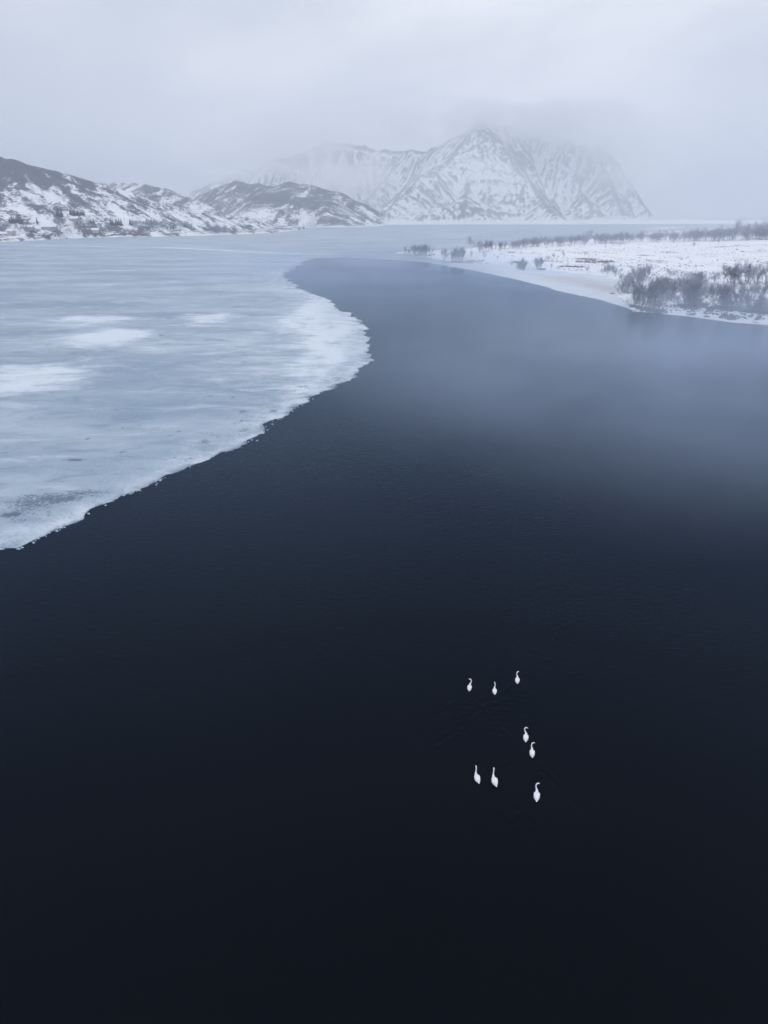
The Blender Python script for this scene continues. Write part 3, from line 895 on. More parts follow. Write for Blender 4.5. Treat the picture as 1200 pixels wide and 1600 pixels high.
def plant_birch(px, py, size, label, group, parts=True, kinds=(0, 1, 2, 3, 4, 5), zf=bank_z, name='birch_tree', stretch=1.0):
    g = ground(px, py, 1.2)
    z = zf(g[0], g[1])
    i = trnd.choice(kinds)
    s = size / (7.5, 7.0, 6.2, 8.2, 5.0, 6.8)[i]
    sc = (s * trnd.uniform(.9, 1.15), s * trnd.uniform(.9, 1.15), s * stretch)
    rz = trnd.uniform(0, 6.28)
    if parts:
        o = link(name, None, (g[0], g[1], z), rz, sc)
        link('trunk', PROTO[i][0], parent=o); link('crown', PROTO[i][1], parent=o)
    else:
        o = link(name, PROTO_ONE[i], (g[0], g[1], z), rz, sc)
    return tag(o, label, 'birch tree', group)

def plant_bush(px, py, size, label, group, zf=bank_z):
    g = ground(px, py, 1.0)
    i = trnd.randrange(2)
    s = size / (2.6, 2.0)[i]
    o = link('shrub', BUSH_ONE[i], (g[0], g[1], zf(g[0], g[1])), trnd.uniform(0, 6.28), (s * 1.2, s * 1.2, s))
    return tag(o, label, 'shrub', group)

def thicket(n, line, jitter, size, where, group, bushes=0, **kw):
    L = np.array(line, float)
    seg = np.hypot(*(L[1:] - L[:-1]).T); acc = np.concatenate([[0], np.cumsum(seg)])
    def place():
        t = trnd.uniform(0, acc[-1])
        px, py = np.interp(t, acc, L[:, 0]), np.interp(t, acc, L[:, 1])
        return px + trnd.gauss(0, jitter), py + trnd.gauss(0, jitter * .35)
    objs = []
    for k_ in range(n):
        objs.append(plant_birch(*place(), trnd.uniform(*size), 'x', group, **kw))
    tell_apart(objs, 'bare birch', where)
    tell_apart([plant_bush(*place(), trnd.uniform(1.6, 3.2), 'x', 'shrubs of ' + where) for _ in range(bushes)], 'low shrub', where)

# near thickets on the right bank (the biggest ones in the picture)
thicket(15, [(972, 458), (985, 447), (1000, 440), (1012, 436)], 3, (4.5, 7.5), 'the thicket on the point by the bay', 'birches of the thicket on the point', 14)
thicket(18, [(985, 470), (1010, 474), (1040, 478)], 4, (5, 8.0), 'the front clump at the water edge', 'birches of the front clump at the water edge', 14)
thicket(13, [(1022, 462), (1040, 466), (1052, 470)], 4, (5.5, 8.0), 'the tall round clump behind the front clump', 'birches of the tall round clump', 6)
thicket(12, [(1068, 468), (1078, 478), (1095, 482)], 3, (6, 9.0), 'the upright clump above the shore stones', 'birches of the upright clump', 14)
thicket(7, [(1062, 448), (1090, 446), (1102, 448)], 3, (4.0, 6.0), 'the loose row behind the upright clump', 'birches of the loose row', 10)
thicket(12, [(1125, 478), (1140, 480), (1152, 480)], 4, (4.5, 6.5), 'the clump beside the open snow', 'birches of the clump beside the open snow', 12)
thicket(30, [(1128, 443), (1150, 444), (1175, 445), (1215, 447), (1260, 450)], 3, (5.5, 8.0), 'the long brown thicket at the right edge', 'birches of the long brown thicket')
thicket(12, [(1155, 487), (1180, 490), (1205, 492)], 4, (3.5, 6.0), 'the dark brush on the right shore', 'birches at the right edge of the shore', 18)
thicket(14, [(1075, 458), (1120, 462), (1165, 460), (1205, 462)], 7, (2.6, 4.6), 'the scattered low scrub below the brown thicket', 'low scrub birches on the right bank', 22)
thicket(8, [(1040, 428), (1075, 434), (1100, 438)], 5, (2.0, 3.4), 'the sparse scrub on the snow above the point', 'sparse scrub birches above the point', 14, parts=False)
for px, py, sz, lab in ((1158, 476, 6.0, 'slender bare birch standing alone on open snow, left of two'), (1172, 468, 6.2, 'slender bare birch standing alone on open snow, right of two'),
                        (1190, 470, 7.0, 'bare birch with a dark crown at the right edge below the brown thicket'),
                        (1113, 472, 5.4, 'bare birch between the upright clump and the dense clump'),
                        (1056, 482, 5.0, 'small bare birch between the front clump and the upright clump'),
                        (1120, 446, 5.0, 'pale bare birch just left of the long brown thicket'), (1116, 445, 4.2, 'short pale birch left of the long brown thicket'),
                        (1188, 486, 4.6, 'low spreading birch above the shore near the right edge')):
    plant_birch(px, py, sz, lab, 'single birches on the right bank')
thicket(9, [(938, 424), (958, 426), (975, 430)], 3, (2.8, 4.5), 'the low row leading to the point', 'birches of the low row by the bay', 8, parts=False)
# middle clumps above the bay
thicket(7, [(812, 418), (822, 419)], 2, (4.5, 6.5), 'the first dark clump on the bay shore', 'birches of the dark bay clump', parts=False)
thicket(6, [(834, 417), (846, 418)], 2, (4.0, 6.0), 'the second clump on the bay shore', 'birches of the second bay clump', parts=False)
for px, py, sz, lab in ((862, 420, 3.8, 'small bare birch right of the second bay clump'), (856, 409, 3.6, 'small birch higher up behind the second bay clump'),
                        (866, 406, 4.0, 'lone bare birch on the snow above the bay shore'), (881, 405, 4.6, 'round bare birch alone on open snow above the bay'),
                        (799, 412, 3.6, 'small birch left of the dark bay clump'), (757, 404, 4.0, 'small birch right of the dark island thicket'),
                        (778, 407, 3.4, 'pale small birch between the island thicket and the bay'), (914, 402, 3.0, 'small shrub-like birch on the open plain'),
                        (918, 425, 3.4, 'tiny birch standing on the white bay shore'), (945, 392, 3.4, 'small birch below the distant belt'),
                        (1083, 389, 4.0, 'pair-like birch on the plain below the far belt'), (1122, 383, 4.5, 'birch on the plain near the right belt')):
    plant_birch(px, py, sz, lab, 'single birches on the plain', parts=False)
# island tip
thicket(6, [(646, 397), (653, 397.5)], 1, (6, 8), 'the left clump on the island tip', 'birches on the island tip, left clump', parts=False)
thicket(10, [(658, 398), (672, 398.5)], 1.5, (6, 8), 'the right clump on the island tip', 'birches on the island tip, right clump', parts=False)
plant_birch(635, 397, 7, 'lone thin birch at the left end of the island tip', 'single birches on the plain', parts=False)
plant_birch(641, 397, 5, 'thin birch next to the leftmost clump of the island tip', 'single birches on the plain', parts=False)
thicket(22, [(692, 405), (710, 405), (730, 407)], 2.5, (5, 8.5), 'the dark thicket on the island', 'birches of the dark island thicket', parts=False)
plant_birch(736, 396, 11, 'tallest flat topped birch standing above the island thicket', 'single birches on the plain', parts=False)
thicket(10, [(748, 396), (768, 394)], 1.5, (6, 9), 'the low wood behind the island thicket', 'birches of the wood behind the island', parts=False)
thicket(9, [(772, 393), (790, 391)], 1.0, (5, 7), 'the sparse start of the long belt', 'birches of the belt end', parts=False)

# long belt of trees: reads as one mass
def mass(name, n, line, jy, size, seed, label, scale_x=1.5, zf=bank_z, src=(4, 2, 5)):
    rnd = random.Random(seed)
    L = np.array(line, float)
    V, T, off = [], [], 0
    seg = np.abs(L[1:, 0] - L[:-1, 0]); acc = np.concatenate([[0], np.cumsum(seg)])
    protos = []
    for i in src:
        tc, tt, cc, ct = PROTO[i][2]
        a = np.array(tc + cc, np.float32); t = np.array(tt + [tuple(k_ + len(tc) for k_ in f) for f in ct], np.int64)
        keep = np.random.RandomState(seed).rand(len(t)) < .35
        t = t[keep]
        u, inv = np.unique(t.ravel(), return_inverse=True)
        protos.append((a[u], inv.reshape(-1, 3), (7.5, 7.0, 6.2, 8.2, 5.0, 6.8)[i]))
    for k_ in range(n):
        t = rnd.uniform(0, acc[-1])
        px, py = np.interp(t, acc, L[:, 0]), np.interp(t, acc, L[:, 1])
        hs = np.interp(t, acc, L[:, 2])
        g = ground(px, py + rnd.gauss(0, jy), 1.5)
        z = zf(g[0], g[1])
        a, f, h0 = protos[rnd.randrange(len(protos))]
        s = hs * rnd.uniform(*size) / h0
        an = rnd.uniform(0, 6.28); c_, s_ = math.cos(an), math.sin(an)
        P = np.stack([(a[:, 0] * c_ - a[:, 1] * s_) * s * scale_x, (a[:, 0] * s_ + a[:, 1] * c_) * s * scale_x, a[:, 2] * s], -1) + np.array([g[0], g[1], z])
        V.append(P); T.append(f + off); off += len(a)
    me = mesh_np(name, np.concatenate(V), tris=np.concatenate(T), mat=M['birch'])
    o = bpy.data.objects.new(name, me); COL.objects.link(o)
    return tag(o, label, 'wood', kind='stuff')
mass('distant_wood', 330, [(790, 390, 5), (822, 387.5, 7), (850, 385, 8), (900, 384, 8), (945, 383, 9), (990, 380, 9), (1035, 379, 9), (1060, 379, 10), (1100, 378.5, 12),
                           (1142, 377, 13), (1180, 376, 14), (1260, 376, 15), (1400, 377, 16)], .8, (.75, 1.15), 31, 'long belt of bare trees along the far side of the snowy bank', 1.4)
for px, py, sz, lab in ((1146, 376, 19, 'tall round tree rising above the long belt'), (1184, 376, 20, 'broad tall tree near the right edge of the belt'),
                        (1169, 376, 15, 'middle-sized round tree between the two tallest of the belt'),
                        (1196, 377, 22, 'tallest tree at the right end of the belt'), (918, 381, 12, 'pointed small tree standing proud of the belt')):
    plant_birch(px, py, sz, lab, 'tall trees of the belt', parts=False, kinds=(2, 4, 5))

# low brush along the right shore and on the plain (uncountable tufts)
def tufts(name, spots, seed, label, mat, zf=None):
    rnd = random.Random(seed)
    V, T = [], []
    zs = zf(np.array([s[0] for s in spots]), np.array([s[1] for s in spots]))
    for (x, y, s), z in zip(spots, zs):
        b0 = len(V)
        for k_ in range(5):
            a = rnd.uniform(0, 6.28); r = s * rnd.uniform(.2, .8); an = rnd.uniform(0, 3.14)
            cx, cyy = x + math.cos(a) * r, y + math.sin(a) * r
            w = s * rnd.uniform(.25, .5); hh = s * rnd.uniform(.35, .8)
            ca, sa = math.cos(an) * w, math.sin(an) * w
            b1 = len(V)
            V += [(cx - ca, cyy - sa, z - .1), (cx + ca, cyy + sa, z - .1), (cx + ca * .3, cyy + sa * .3, z + hh), (cx + sa * .5, cyy - ca * .5, z - .05)]
            T += [(b1, b1 + 1, b1 + 2), (b1 + 1, b1 + 3, b1 + 2), (b1 + 3, b1, b1 + 2)]
    o = link(name, mesh_np(name, V, tris=T, mat=mat, smooth_shade=False))
    return tag(o, label, 'tufts', kind='stuff')
rs = random.Random(5)
sp = []
while len(sp) < 5200:
    px, py = rs.uniform(690, 1260), rs.uniform(384, 500)
    g = ground(px, py, 1.5)
    c_ = noise2(g[0] / 17, g[1] / 34, 8) + .5 * noise2(g[0] / 6, g[1] / 10, 9)
    if rs.random() < np.clip(.18 + c_ * .9, .02, 1): sp.append((g[0], g[1], rs.uniform(.25, .8)))
S_ = np.array(sp); _, dd = bank_height(S_[:, 0], S_[:, 1])
sp = [s for s, d in zip(sp, dd) if d > 6]
tufts('heather', sp, 6, 'brown heather tufts poking through the snow of the bank', M['heather'], lambda x, y: bank_height(x, y)[0])
sp = []
for line, n, w in (([(984, 474), (1010, 480), (1040, 484)], 150, 1.2), ([(1060, 478), (1085, 482), (1100, 478)], 220, 1.3), ([(1106, 484), (1140, 484), (1180, 488), (1215, 491)], 420, 1.3),
                   ([(1130, 492), (1150, 495)], 90, .8), ([(818, 419), (838, 420), (850, 419)], 120, .7), ([(620, 396), (640, 396.5), (680, 399)], 90, .5), ([(690, 407), (720, 409), (756, 408)], 150, .8),
                   ([(900, 409), (930, 411), (958, 411)], 160, .9), ([(874, 417.5), (912, 418.5)], 80, .4)):
    L = np.array(line, float)
    for k_ in range(n):
        t = rs.uniform(0, len(L) - 1); px, py = np.interp(t, range(len(L)), L[:, 0]), np.interp(t, range(len(L)), L[:, 1])
        g = ground(px + rs.gauss(0, 2), py + rs.gauss(0, w), 1.0)
        sp.append((g[0], g[1], rs.uniform(.5, 1.2)))
tufts('undergrowth', sp, 7, 'dark low brush along the foot of the birch thickets', M['heather'], lambda x, y: bank_height(x, y)[0])

# shore stones on the right bank
def stone_mesh(seed):
    rnd = random.Random(seed)
    import bmesh
    bm = bmesh.new()
    bmesh.ops.create_icosphere(bm, subdivisions=2, radius=1)
    sx, sy = rnd.uniform(.9, 1.5), rnd.uniform(.7, 1.0)
    for v in bm.verts:
        n = 1 + .28 * float(noise2(v.co.x * 1.3 + seed, v.co.y * 1.3 + v.co.z * 2, seed))
        v.co = Vector((v.co.x * sx * n, v.co.y * sy * n, max(-.3, v.co.z * .55 * n)))
    me = bpy.data.meshes.new('shore_stone'); bm.to_mesh(me); bm.free()
    me.materials.append(M['stone'])
    return me
stones = [stone_mesh(s) for s in (1, 2, 3, 4)]
def put_stone(px, py, r, label):
    g = ground(px, py, .4)
    o = link('shore_stone', stones[trnd.randrange(4)], (g[0], g[1], bank_z(g[0], g[1]) + .05), trnd.uniform(0, 6.28), (r, r, r * trnd.uniform(.6, .9)))
    return tag(o, label, 'stone', 'dark stones along the right shore')
st_ = []
for k_ in range(34):
    t = trnd.random()
    px = 1010 + 185 * t
    st_.append(put_stone(px + trnd.uniform(-3, 3), np.interp(px, [1000, 1040, 1100, 1200], [483, 487.5, 493, 501]) + trnd.uniform(-3, 1.0), trnd.uniform(.3, .8),
              'x'))
tell_apart(st_, 'small stone', 'the row along the right shore')
for px, py, r, lab in ((978, 478, .9, 'dark boulder at the left foot of the front birch clump'), (1003, 484, 1.0, 'dark boulder at the shore below the front birch clump'),
                       (1082, 491, 1.2, 'broad dark stone below the upright birch clump'), (1146, 497, 1.2, 'broad dark stone nearest the water on the right shore'),
                       (1104, 494, 1.0, 'lone dark stone in the middle of the white shore strip'), (957, 458, 1.1, 'dark boulder on the edge of the tan bay ice')):
    put_stone(px, py, r, lab)

# ------------------------------------------------------------------ left shore: spruces, birches, houses
def spruce_meshes(seed, h=10):
    rnd = random.Random(seed)
    tc, tt, cc, ct = [], [], [], []
    tube(tc, tt, (0, 0, -.4), (0, 0, h * .96), .16, .02, 6)
    z = h * .10
    while z < h * .98:
        R = (h - z) / h * h * .26 + .12
        n = 9 if z < h * .7 else 6
        a0 = rnd.uniform(0, 6.28)
        for i in range(n):
            a = a0 + 6.283 * i / n + rnd.uniform(-.2, .2); r = R * rnd.uniform(.75, 1.15)
            tip = Vector((math.cos(a) * r, math.sin(a) * r, z - r * .22))
            side = Vector((-math.sin(a), math.cos(a), 0)) * r * .30
            mid = Vector((math.cos(a) * r * .55, math.sin(a) * r * .55, z - r * .02))
            b = len(cc)
            cc += [(0, 0, z + .15), tuple(mid + side), tuple(tip), tuple(mid - side), tuple(mid * 1.0 + Vector((0, 0, -.35)))]
            ct += [(b, b + 1, b + 2), (b, b + 2, b + 3), (b + 1, b + 4, b + 2), (b + 4, b + 3, b + 2)]
        z += h * .045
    return (mesh_np('trunk', tc, tris=tt, mat=M['spruce_bark']), mesh_np('crown', cc, tris=ct, mat=M['needles'], smooth_shade=False))
SPR = [spruce_meshes(s) for s in (1, 2, 3)]
def plant_spruce(px, py, y, size, label, group):
    d = ray(px, py); x = d[0] / d[1] * y
    o = link('spruce_tree', None, (x, y, height_left(x, y) - .2), trnd.uniform(0, 6.28), size / 10)
    i = trnd.randrange(3)
    link('trunk', SPR[i][0], parent=o); link('crown', SPR[i][1], parent=o)
    return tag(o, label, 'spruce tree', group)
def find_y(px, py, y0=940, y1=1500):
    """where the line of sight through a spot of the slope meets the left hill"""
    d = ray(px, py)
    y = y0
    while y < y1:
        x = d[0] / d[1] * y
        if CAM_H + d[2] / d[1] * y <= height_left(x, y): return y
        y += 3
    return None
def spruces(n, px0, px1, py, size, label, group):
    objs = []
    for k_ in range(n):
        px = px0 + (px1 - px0) * (k_ + .5) / n + trnd.uniform(-.8, .8)
        y = find_y(px, py + trnd.uniform(-.6, .6)) or 1150
        objs.append(plant_spruce(px, py, y, trnd.uniform(*size), label, group))
    tell_apart(objs, 'dark spruce', label)
spruces(7, 15, 36, 349.5, (8, 14), 'the round clump on the far left hillside', 'spruces of the left clump')
spruces(1, 59, 59, 351, (9, 10), 'standing alone right of the far left clump', 'single spruces')
spruces(4, 88, 99, 339.5, (9, 13), 'the pointed group high on the left slope', 'spruces of the pointed group')
spruces(12, 109, 133, 337.5, (7.5, 9.5), 'the square plantation on the left slope', 'spruces of the square plantation')
spruces(6, 173, 192, 352, (8, 12), 'the spiky group above the left shore', 'spruces of the spiky group')
spruces(4, 202, 209, 352, (8, 11), 'the spruces starting the left shore wood', 'spruces of the shore wood')
spruces(7, 228, 248, 351, (7, 11), 'the spruces amid the left shore wood', 'spruces rising from the shore wood')
spruces(3, 283, 296, 353, (6, 9), 'the three above the round shore copse', 'spruces above the copse')
spruces(3, 138, 148, 349, (6, 8), 'the three right of the square plantation', 'small spruces on the slope')
def left_z(x, y): return height_left(x, y)
def left_birch(n, x0, x1, py, size, label, group, jy=1.0):
    objs = []
    for k_ in range(n):
        px = trnd.uniform(x0, x1); q = py + trnd.uniform(-jy, jy)
        y = find_y(px, q) or float(ground(px, q)[1])
        d = ray(px, q); x = d[0] / d[1] * y
        i = trnd.choice((2, 4, 5, 1)); s = trnd.uniform(*size) / (7.5, 7.0, 6.2, 8.2, 5.0, 6.8)[i]
        o = link('birch_tree', PROTO_ONE[i], (x, y, height_left(x, y)), trnd.uniform(0, 6.28), (s * 1.5, s * 1.5, s))
        objs.append(tag(o, 'x', 'birch tree', group))
    tell_apart(objs, 'bare birch', label)
left_birch(26, 205, 262, 356.5, (6, 9), 'the broad wood on the left shore', 'birches of the left shore wood', 3)
left_birch(14, 262, 300, 357, (6, 9), 'the thin end of the left shore wood', 'birches at the end of the left shore wood', 2.5)
left_birch(18, 322, 356, 364, (8, 11), 'the round copse on the left shore', 'birches of the round copse', 1.5)
left_birch(5, 362, 376, 364, (5, 7), 'the small clump right of the round copse', 'birches right of the copse', 1)
left_birch(8, 2, 14, 361, (6, 9), 'the row behind the cream cabins', 'birches behind the cabins', 3)
left_birch(9, 85, 100, 352, (6, 9), 'the clump below the pointed spruces', 'birches below the spruces', 2.5)
left_birch(8, 28, 52, 360, (5, 7), 'the scrub around the grey barn', 'birches around the barn', 3)
left_birch(8, 140, 170, 360, (4, 7), 'the scrub beside the shore road', 'birches beside the shore road', 3)
left_birch(6, 86, 98, 366.5, (4, 5.5), 'the low clump nearest the ice on the left', 'low birches on the left shore', 1)

def house(px, py, y, w, d_, h, wall, label, name='cabin', rz=0.0, zf=None):
    dd_ = ray(px, py); x = dd_[0] / dd_[1] * y
    z = (zf(x, y) if zf else height_left(x, y)) - .3
    r = link(name, None, (x, y, z), rz)
    tag(r, label, 'house')
    link('wall', box_mesh('wall', (-w / 2, -d_ / 2, -1), (w / 2, d_ / 2, h), wall), parent=r)
    rh = d_ * .42; e = .4
    co = [(-w / 2 - e, -d_ / 2 - e, h - .1), (w / 2 + e, -d_ / 2 - e, h - .1), (w / 2 + e, d_ / 2 + e, h - .1), (-w / 2 - e, d_ / 2 + e, h - .1), (-w / 2 - e, 0, h + rh), (w / 2 + e, 0, h + rh)]
    link('roof', mesh_np('roof', co, quads=[(0, 1, 5, 4), (2, 3, 4, 5), (3, 2, 1, 0)], tris=[(1, 2, 5), (3, 0, 4)], mat=M['roof_snow'], smooth_shade=False), parent=r)
    link('chimney', box_mesh('chimney', (w * .15, -.1, h + rh - .6), (w * .15 + .6, .5, h + rh + .8), M['stone']), parent=r)
    nw = max(2, int(w / 3))
    for i in range(nw):
        cx = -w / 2 + w * (i + .5) / nw
        if i == nw // 2:
            link('door', box_mesh('door', (cx - .5, -d_ / 2 - .06, -.2), (cx + .5, -d_ / 2 + .02, 2.0), M['wood_grey']), parent=r); continue
        f = link('window', box_mesh('window', (cx - .65, -d_ / 2 - .07, 1.0), (cx + .65, -d_ / 2 + .02, 2.2), M['trim']), parent=r)
        link('pane', box_mesh('pane', (cx - .5, -d_ / 2 - .1, 1.12), (cx + .5, -d_ / 2 - .05, 2.08), M['glass']), parent=f)
    return r
def on_slope(px, py, *a, **k): return house(px, py, find_y(px, py) or 1000, *a, **k)
on_slope(6, 369, 9, 6, 3.0, M['wood_cream'], 'cream walled cabin at the very left edge of the shore', rz=.2)
on_slope(18, 368, 10, 7, 3.4, M['wood_pink'], 'pink ochre cabin behind dark bushes on the left shore', rz=-.2)
on_slope(78, 359, 20, 9, 4.0, M['wood_grey'], 'long grey barn with a snowy roof on the left shore', name='barn', rz=.1)
on_slope(118, 352, 11, 7, 3.2, M['wood_grey'], 'small grey house below the square spruce plantation', name='house', rz=-.1)
on_slope(149, 363, 10, 7, 3.2, M['wood_cream'], 'pale house with a snowy roof just below the shore road', name='house', rz=.3)
on_slope(46, 359, 12, 7, 3.2, M['wood_grey'], 'grey house between the left spruce clump and the barn', name='house', rz=0)
def flat_z(x, y): return 6.0
for px, y, w, wl_, lab in ((858, 2990, 14, M['wood_pink'], 'tiny pink house on the far shore below the mountain, left of two'), (869, 3000, 12, M['wood_cream'], 'tiny cream house on the far shore below the mountain, right of two'),
                           (700, 3010, 13, M['wood_grey'], 'tiny grey house on the far shore under the dark knoll'), (925, 3010, 16, M['wood_grey'], 'tiny grey house on the far shore at the foot of the right ridge')):
    house(px, 349, y, w, 9, 6, wl_, lab, name='house', zf=lambda x, y: 2.0)

# dark road line and its bank along the left shore
def ribbon(name, pts, w, mat, label):
    co = []
    P = []
    for (px, py) in pts:
        y = find_y(px, py) or float(ground(px, py, 3)[1]); d = ray(px, py); P.append((d[0] / d[1] * y, y))
    P = fractal_line(P, 4, .01, 2)
    for x, y in P:
        z = max(height_left(x, y), height_left(x, y - 4)) + .5
        co += [(x, y - w / 2, z - 2.2), (x, y - w / 2, z), (x, y + w / 2, z)]
    q = []
    for i in range(len(P) - 1):
        a = i * 3
        q += [(a, a + 3, a + 4, a + 1), (a + 1, a + 4, a + 5, a + 2)]
    o = link(name, mesh_np(name, co, quads=q, mat=mat)); tag(o, label, kind='structure')
ribbon('road', [(93, 356.5), (110, 356.5), (130, 356.5), (152, 356)], 5, M['stone'], 'dark coast road on a low bank at the left shore')
ribbon('road.001', [(122, 363), (150, 365.5), (180, 366.5), (220, 368)], 4, M['stone'], 'dark stony track close to the ice on the left shore')

# stones on the left shore
st_ = []
for k_ in range(22):
    px = trnd.uniform(0, 110); py = 376.5 - px * .03 + trnd.uniform(-2.4, .4)
    y = find_y(px, py, 880) or float(ground(px, py)[1]); d = ray(px, py); x = d[0] / d[1] * y
    r = trnd.uniform(1.0, 2.6)
    o = link('shore_stone', stones[trnd.randrange(4)], (x, y, height_left(x, y) + .1), trnd.uniform(-.5, .5), (r * 1.6, r, r * .5))
    st_.append(tag(o, 'x', 'rock', 'dark rocks along the left shore'))
tell_apart(st_, 'dark rock', 'those at the left ice edge')

# ------------------------------------------------------------------ swans
def catmull(P, n):
    P = np.array(P, float)
    Q = np.vstack([2 * P[0] - P[1], P, 2 * P[-1] - P[-2]])
    out = []
    for i in range(len(P) - 1):
        a, b, c, d = Q[i:i + 4]
        for t in np.linspace(0, 1, n, endpoint=False):
            out.append(.5 * ((2 * b) + (-a + c) * t + (2 * a - 5 * b + 4 * c - d) * t * t + (-a + 3 * b - 3 * c + d) * t ** 3))
    out.append(P[-1])
    return np.array(out)

def loft(rows, sides=18, sub=4, side_dir=(1, 0, 0)):
    """rows: x y z half_width half_height; rings square to the curve"""
    R = catmull(rows, sub)
    C = R[:, :3]
    T = np.gradient(C, axis=0); T /= np.linalg.norm(T, axis=1)[:, None] + 1e-9
    co, quads = [], []
    A = np.array(side_dir, float)
    for i in range(len(R)):
        a = A - T[i] * (A @ T[i]); a /= np.linalg.norm(a); A = a
        b = np.cross(a, T[i])
        for k_ in range(sides):
            t = 2 * math.pi * k_ / sides
            co.append(C[i] + a * math.cos(t) * max(R[i, 3], .0005) + b * math.sin(t) * max(R[i, 4], .0005))
    for i in range(len(R) - 1):
        for k_ in range(sides):
            j = (k_ + 1) % sides
            quads.append((i * sides + k_, i * sides + j, (i + 1) * sides + j, (i + 1) * sides + k_))
    n0, n1 = len(co), len(co) + 1
    co += [C[0], C[-1]]
    tris = [(n0, (k_ + 1) % sides, k_) for k_ in range(sides)]
    e = (len(R) - 1) * sides
    tris += [(n1, e + k_, e + (k_ + 1) % sides) for k_ in range(sides)]
    return np.array(co), quads, tris

def make_swan(i, x, y, head, lean, turn, sc, label):
    t = math.radians(turn)
    hx, hy = math.sin(t), math.cos(t)                    # where the head looks (relative to the body)
    nx = lean
    # sway of the neck opposite to the head's turn, so it hooks like a question mark
    sw = -0.075 * math.sin(t)
    nk = [(0, .33, .10, .115, .12), (0, .42, .16, .085, .10), (sw * .5 + nx * .3, .465, .26, .060, .064), (sw + nx * .6, .47, .39, .047, .049),
          (sw * 1.1 + nx, .475, .52, .042, .044), (sw * .9 + nx, .485, .62, .041, .042)]
    top = np.array([sw * .45 + nx + hx * .03, .49 + hy * .03, .685])
    hd = [(*top, .042, .042), (*(top + [hx * .07, hy * .07, .012]), .045, .043), (*(top + [hx * .12, hy * .12, -.008]), .038, .036), (*(top + [hx * .155, hy * .155, -.028]), .022, .020)]
    rows = [(0, -.52, .13, .012, .008), (0, -.47, .125, .055, .03), (0, -.40, .11, .095, .065), (0, -.28, .085, .155, .12), (0, -.12, .065, .200, .165), (0, .05, .06, .208, .175), (0, .20, .06, .180, .165), ]
    co, q, tr = loft(rows + nk + hd, 18, 4)
    body = mesh_np('swan', co, quads=q, tris=tr, mat=M['feather'])
    o = link('swan', body, (x, y, 0), -math.radians(head), sc)
    tag(o, label, 'swan', 'swans swimming on the dark water')
    # folded wings, each a long shell over the side of the back with its tips over the tail
    for s in (-1, 1):
        w = [(s * .115, .25, .135, .02, .02), (s * .118, .17, .165, .075, .075), (s * .112, .02, .185, .098, .085), (s * .098, -.14, .185, .090, .072),
             (s * .075, -.28, .180, .066, .050), (s * .045, -.40, .175, .040, .030), (s * .018, -.52, .168, .012, .010)]
        c_, q_, t_ = loft(w, 12, 3)
        wo = link('wing', mesh_np('wing', c_, quads=q_, tris=t_, mat=M['feather']), parent=o)
        for k_ in range(5):       # long flight feathers laid side by side
            y0 = .05 - k_ * .05; xo = s * (.175 - k_ * .026)
            f = [(xo, y0, .215 + .006 * k_, .004, .003), (xo * .92, y0 - .14, .232, .018, .006), (xo * .7, y0 - .30, .212, .016, .005), (xo * .45, y0 - .42 + k_ * .02, .19, .004, .003)]
            c_, q_, t_ = loft(f, 6, 2)
            link('feather', mesh_np('feather', c_, quads=q_, tris=t_, mat=M['feather']), parent=wo)
    tl = [(0, -.36, .12, .08, .03), (0, -.48, .115, .07, .018), (0, -.575, .11, .03, .008)]
    c_, q_, t_ = loft(tl, 12, 3); link('tail', mesh_np('tail', c_, quads=q_, tris=t_, mat=M['feather']), parent=o)
    b0 = top + [hx * .14, hy * .14, -.018]
    dirv = np.array([hx, hy, -.28])
    bl = [(*b0, .026, .026), (*(b0 + dirv * .035), .023, .019), (*(b0 + dirv * .06), .019, .013)]
    sd_ = (hy, -hx, 0)
    c_, q_, t_ = loft(bl, 10, 2, sd_); bo = link('bill', mesh_np('bill', c_, quads=q_, tris=t_, mat=M['bill_yellow']), parent=o)
    bt = [(*(b0 + dirv * .055), .0195, .0135), (*(b0 + dirv * .085), .017, .009), (*(b0 + dirv * .105), .010, .005)]
    c_, q_, t_ = loft(bt, 10, 2, sd_); link('bill_tip', mesh_np('bill_tip', c_, quads=q_, tris=t_, mat=M['bill_black']), parent=bo)
    for s in (-1, 1):
        e = top + np.array([hx * .095 + s * hy * .037, hy * .095 - s * hx * .037, .016])
        er = [(e[0], e[1] - .006, e[2], .001, .001), (e[0], e[1], e[2], .006, .006), (e[0], e[1] + .006, e[2], .001, .001)]
        c_, q_, t_ = loft(er, 8, 2); link('eye', mesh_np('eye', c_, quads=q_, tris=t_, mat=M['bill_black']), parent=o)

for i, (s, p) in enumerate(zip(SWANS, swan_pos)):
    ahead = ground(s[0], s[1] - 6) - ground(s[0], s[1] + 6)
    make_swan(i, p[0], p[1], s[2] + math.degrees(math.atan2(ahead[0], ahead[1])), s[3], s[4], s[5] * .785, s[6])

# ------------------------------------------------------------------ air
def volume_mat(name, density, color):
    m = bpy.data.materials.new(name); m.use_nodes = True
    nt = m.node_tree; nt.nodes.clear()
    out = nt.nodes.new('ShaderNodeOutputMaterial'); v = nt.nodes.new('ShaderNodeVolumePrincipled')
    v.inputs['Color'].default_value = (*color, 1); v.inputs['Density'].default_value = density
    v.inputs['Anisotropy'].default_value = 0.0
    nt.links.new(v.outputs[0], out.inputs['Volume'])
    return m, nt, v
hm, _, _ = volume_mat('haze', 2.8e-4, (0.76, 0.805, 0.90))
haze = link('haze', box_mesh('haze', (-EXT - 200, -3200, -6), (EXT + 200, EXT + 200, 500), hm))
tag(haze, 'pale winter haze filling the air over the lake', 'haze', kind='stuff')

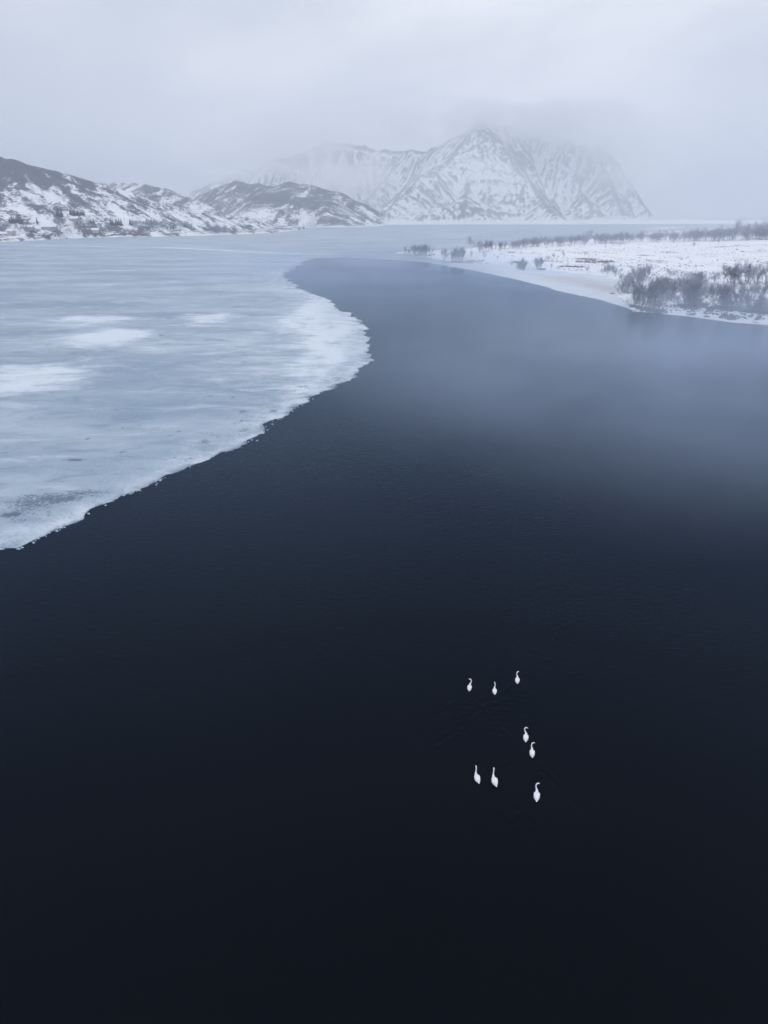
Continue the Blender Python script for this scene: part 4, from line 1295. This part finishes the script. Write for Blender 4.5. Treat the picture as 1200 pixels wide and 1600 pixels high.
# low cloud hanging on the far ridges
def mist(name, lo, hi, blobs, dens, label, nsc=0.006, col=(0.99, 0.995, 1.0)):
    m, nt, v = volume_mat(name, dens, col)
    k = NB(nt)
    g = nt.nodes.new('ShaderNodeNewGeometry'); pos = g.outputs['Position']
    total = None
    for (c, rad, a) in blobs:
        mp = nt.nodes.new('ShaderNodeMapping'); mp.vector_type = 'POINT'
        mp.inputs['Location'].default_value = tuple(-c[i] / rad[i] for i in range(3)); mp.inputs['Scale'].default_value = tuple(1 / q for q in rad)
        k.l(pos, mp.inputs['Vector'])
        ln = nt.nodes.new('ShaderNodeVectorMath'); ln.operation = 'LENGTH'; k.l(mp.outputs[0], ln.inputs[0])
        f = k.math('MULTIPLY', k.math('SUBTRACT', 1.0, ln.outputs['Value'], clamp=True), a)
        total = f if total is None else k.math('ADD', total, f)
    n = k.noise(nsc, 4, 0.55, vec=pos, sc=(1, 1, 1.6))
    d = k.math('MULTIPLY', total, k.sstep(n, 0.36, 0.62))
    k.l(k.math('MULTIPLY', d, dens), v.inputs['Density'])
    o = link(name, box_mesh(name, lo, hi, m)); tag(o, label, 'cloud', kind='stuff')
b1 = far(535, 268, 3500); b2 = far(450, 225, 3700); b3 = far(640, 195, 3750); b4 = far(790, 172, 3640); b5 = far(360, 245, 3600); b6 = far(900, 196, 3620); b7 = far(985, 250, 3500)
mist('mist', (-1800, 2350, 4), (2400, 4150, 492),
     [(b1, (300, 300, 120), 2.0), (b2, (330, 320, 150), 2.8), (b3, (520, 320, 110), 1.3), (b4, (460, 340, 145), 3.6), (b5, (320, 320, 120), 2.2), (b6, (380, 330, 150), 2.8), (b7, (280, 280, 170), 2.0),
      ((300, 3000, 140), (2100, 650, 420), .16)],
     0.007, 'low cloud drifting across the summits of the far mountain')

# thin mist lying on the open water in front of the right bank
c = ground(1075, 610)
mist('mist.001', (-200, 60, 0.15), (420, 640, 40), [((c[0] + 8, c[1] - 2, 0), (84, 86, 20), 3.9), ((10, 440, 0), (160, 175, 15), 1.5), ((140, 330, 0), (120, 130, 8), .8)],
     0.0095, 'thin mist lying over the open water by the right bank', nsc=0.013, col=(0.65, 0.78, 1.0))
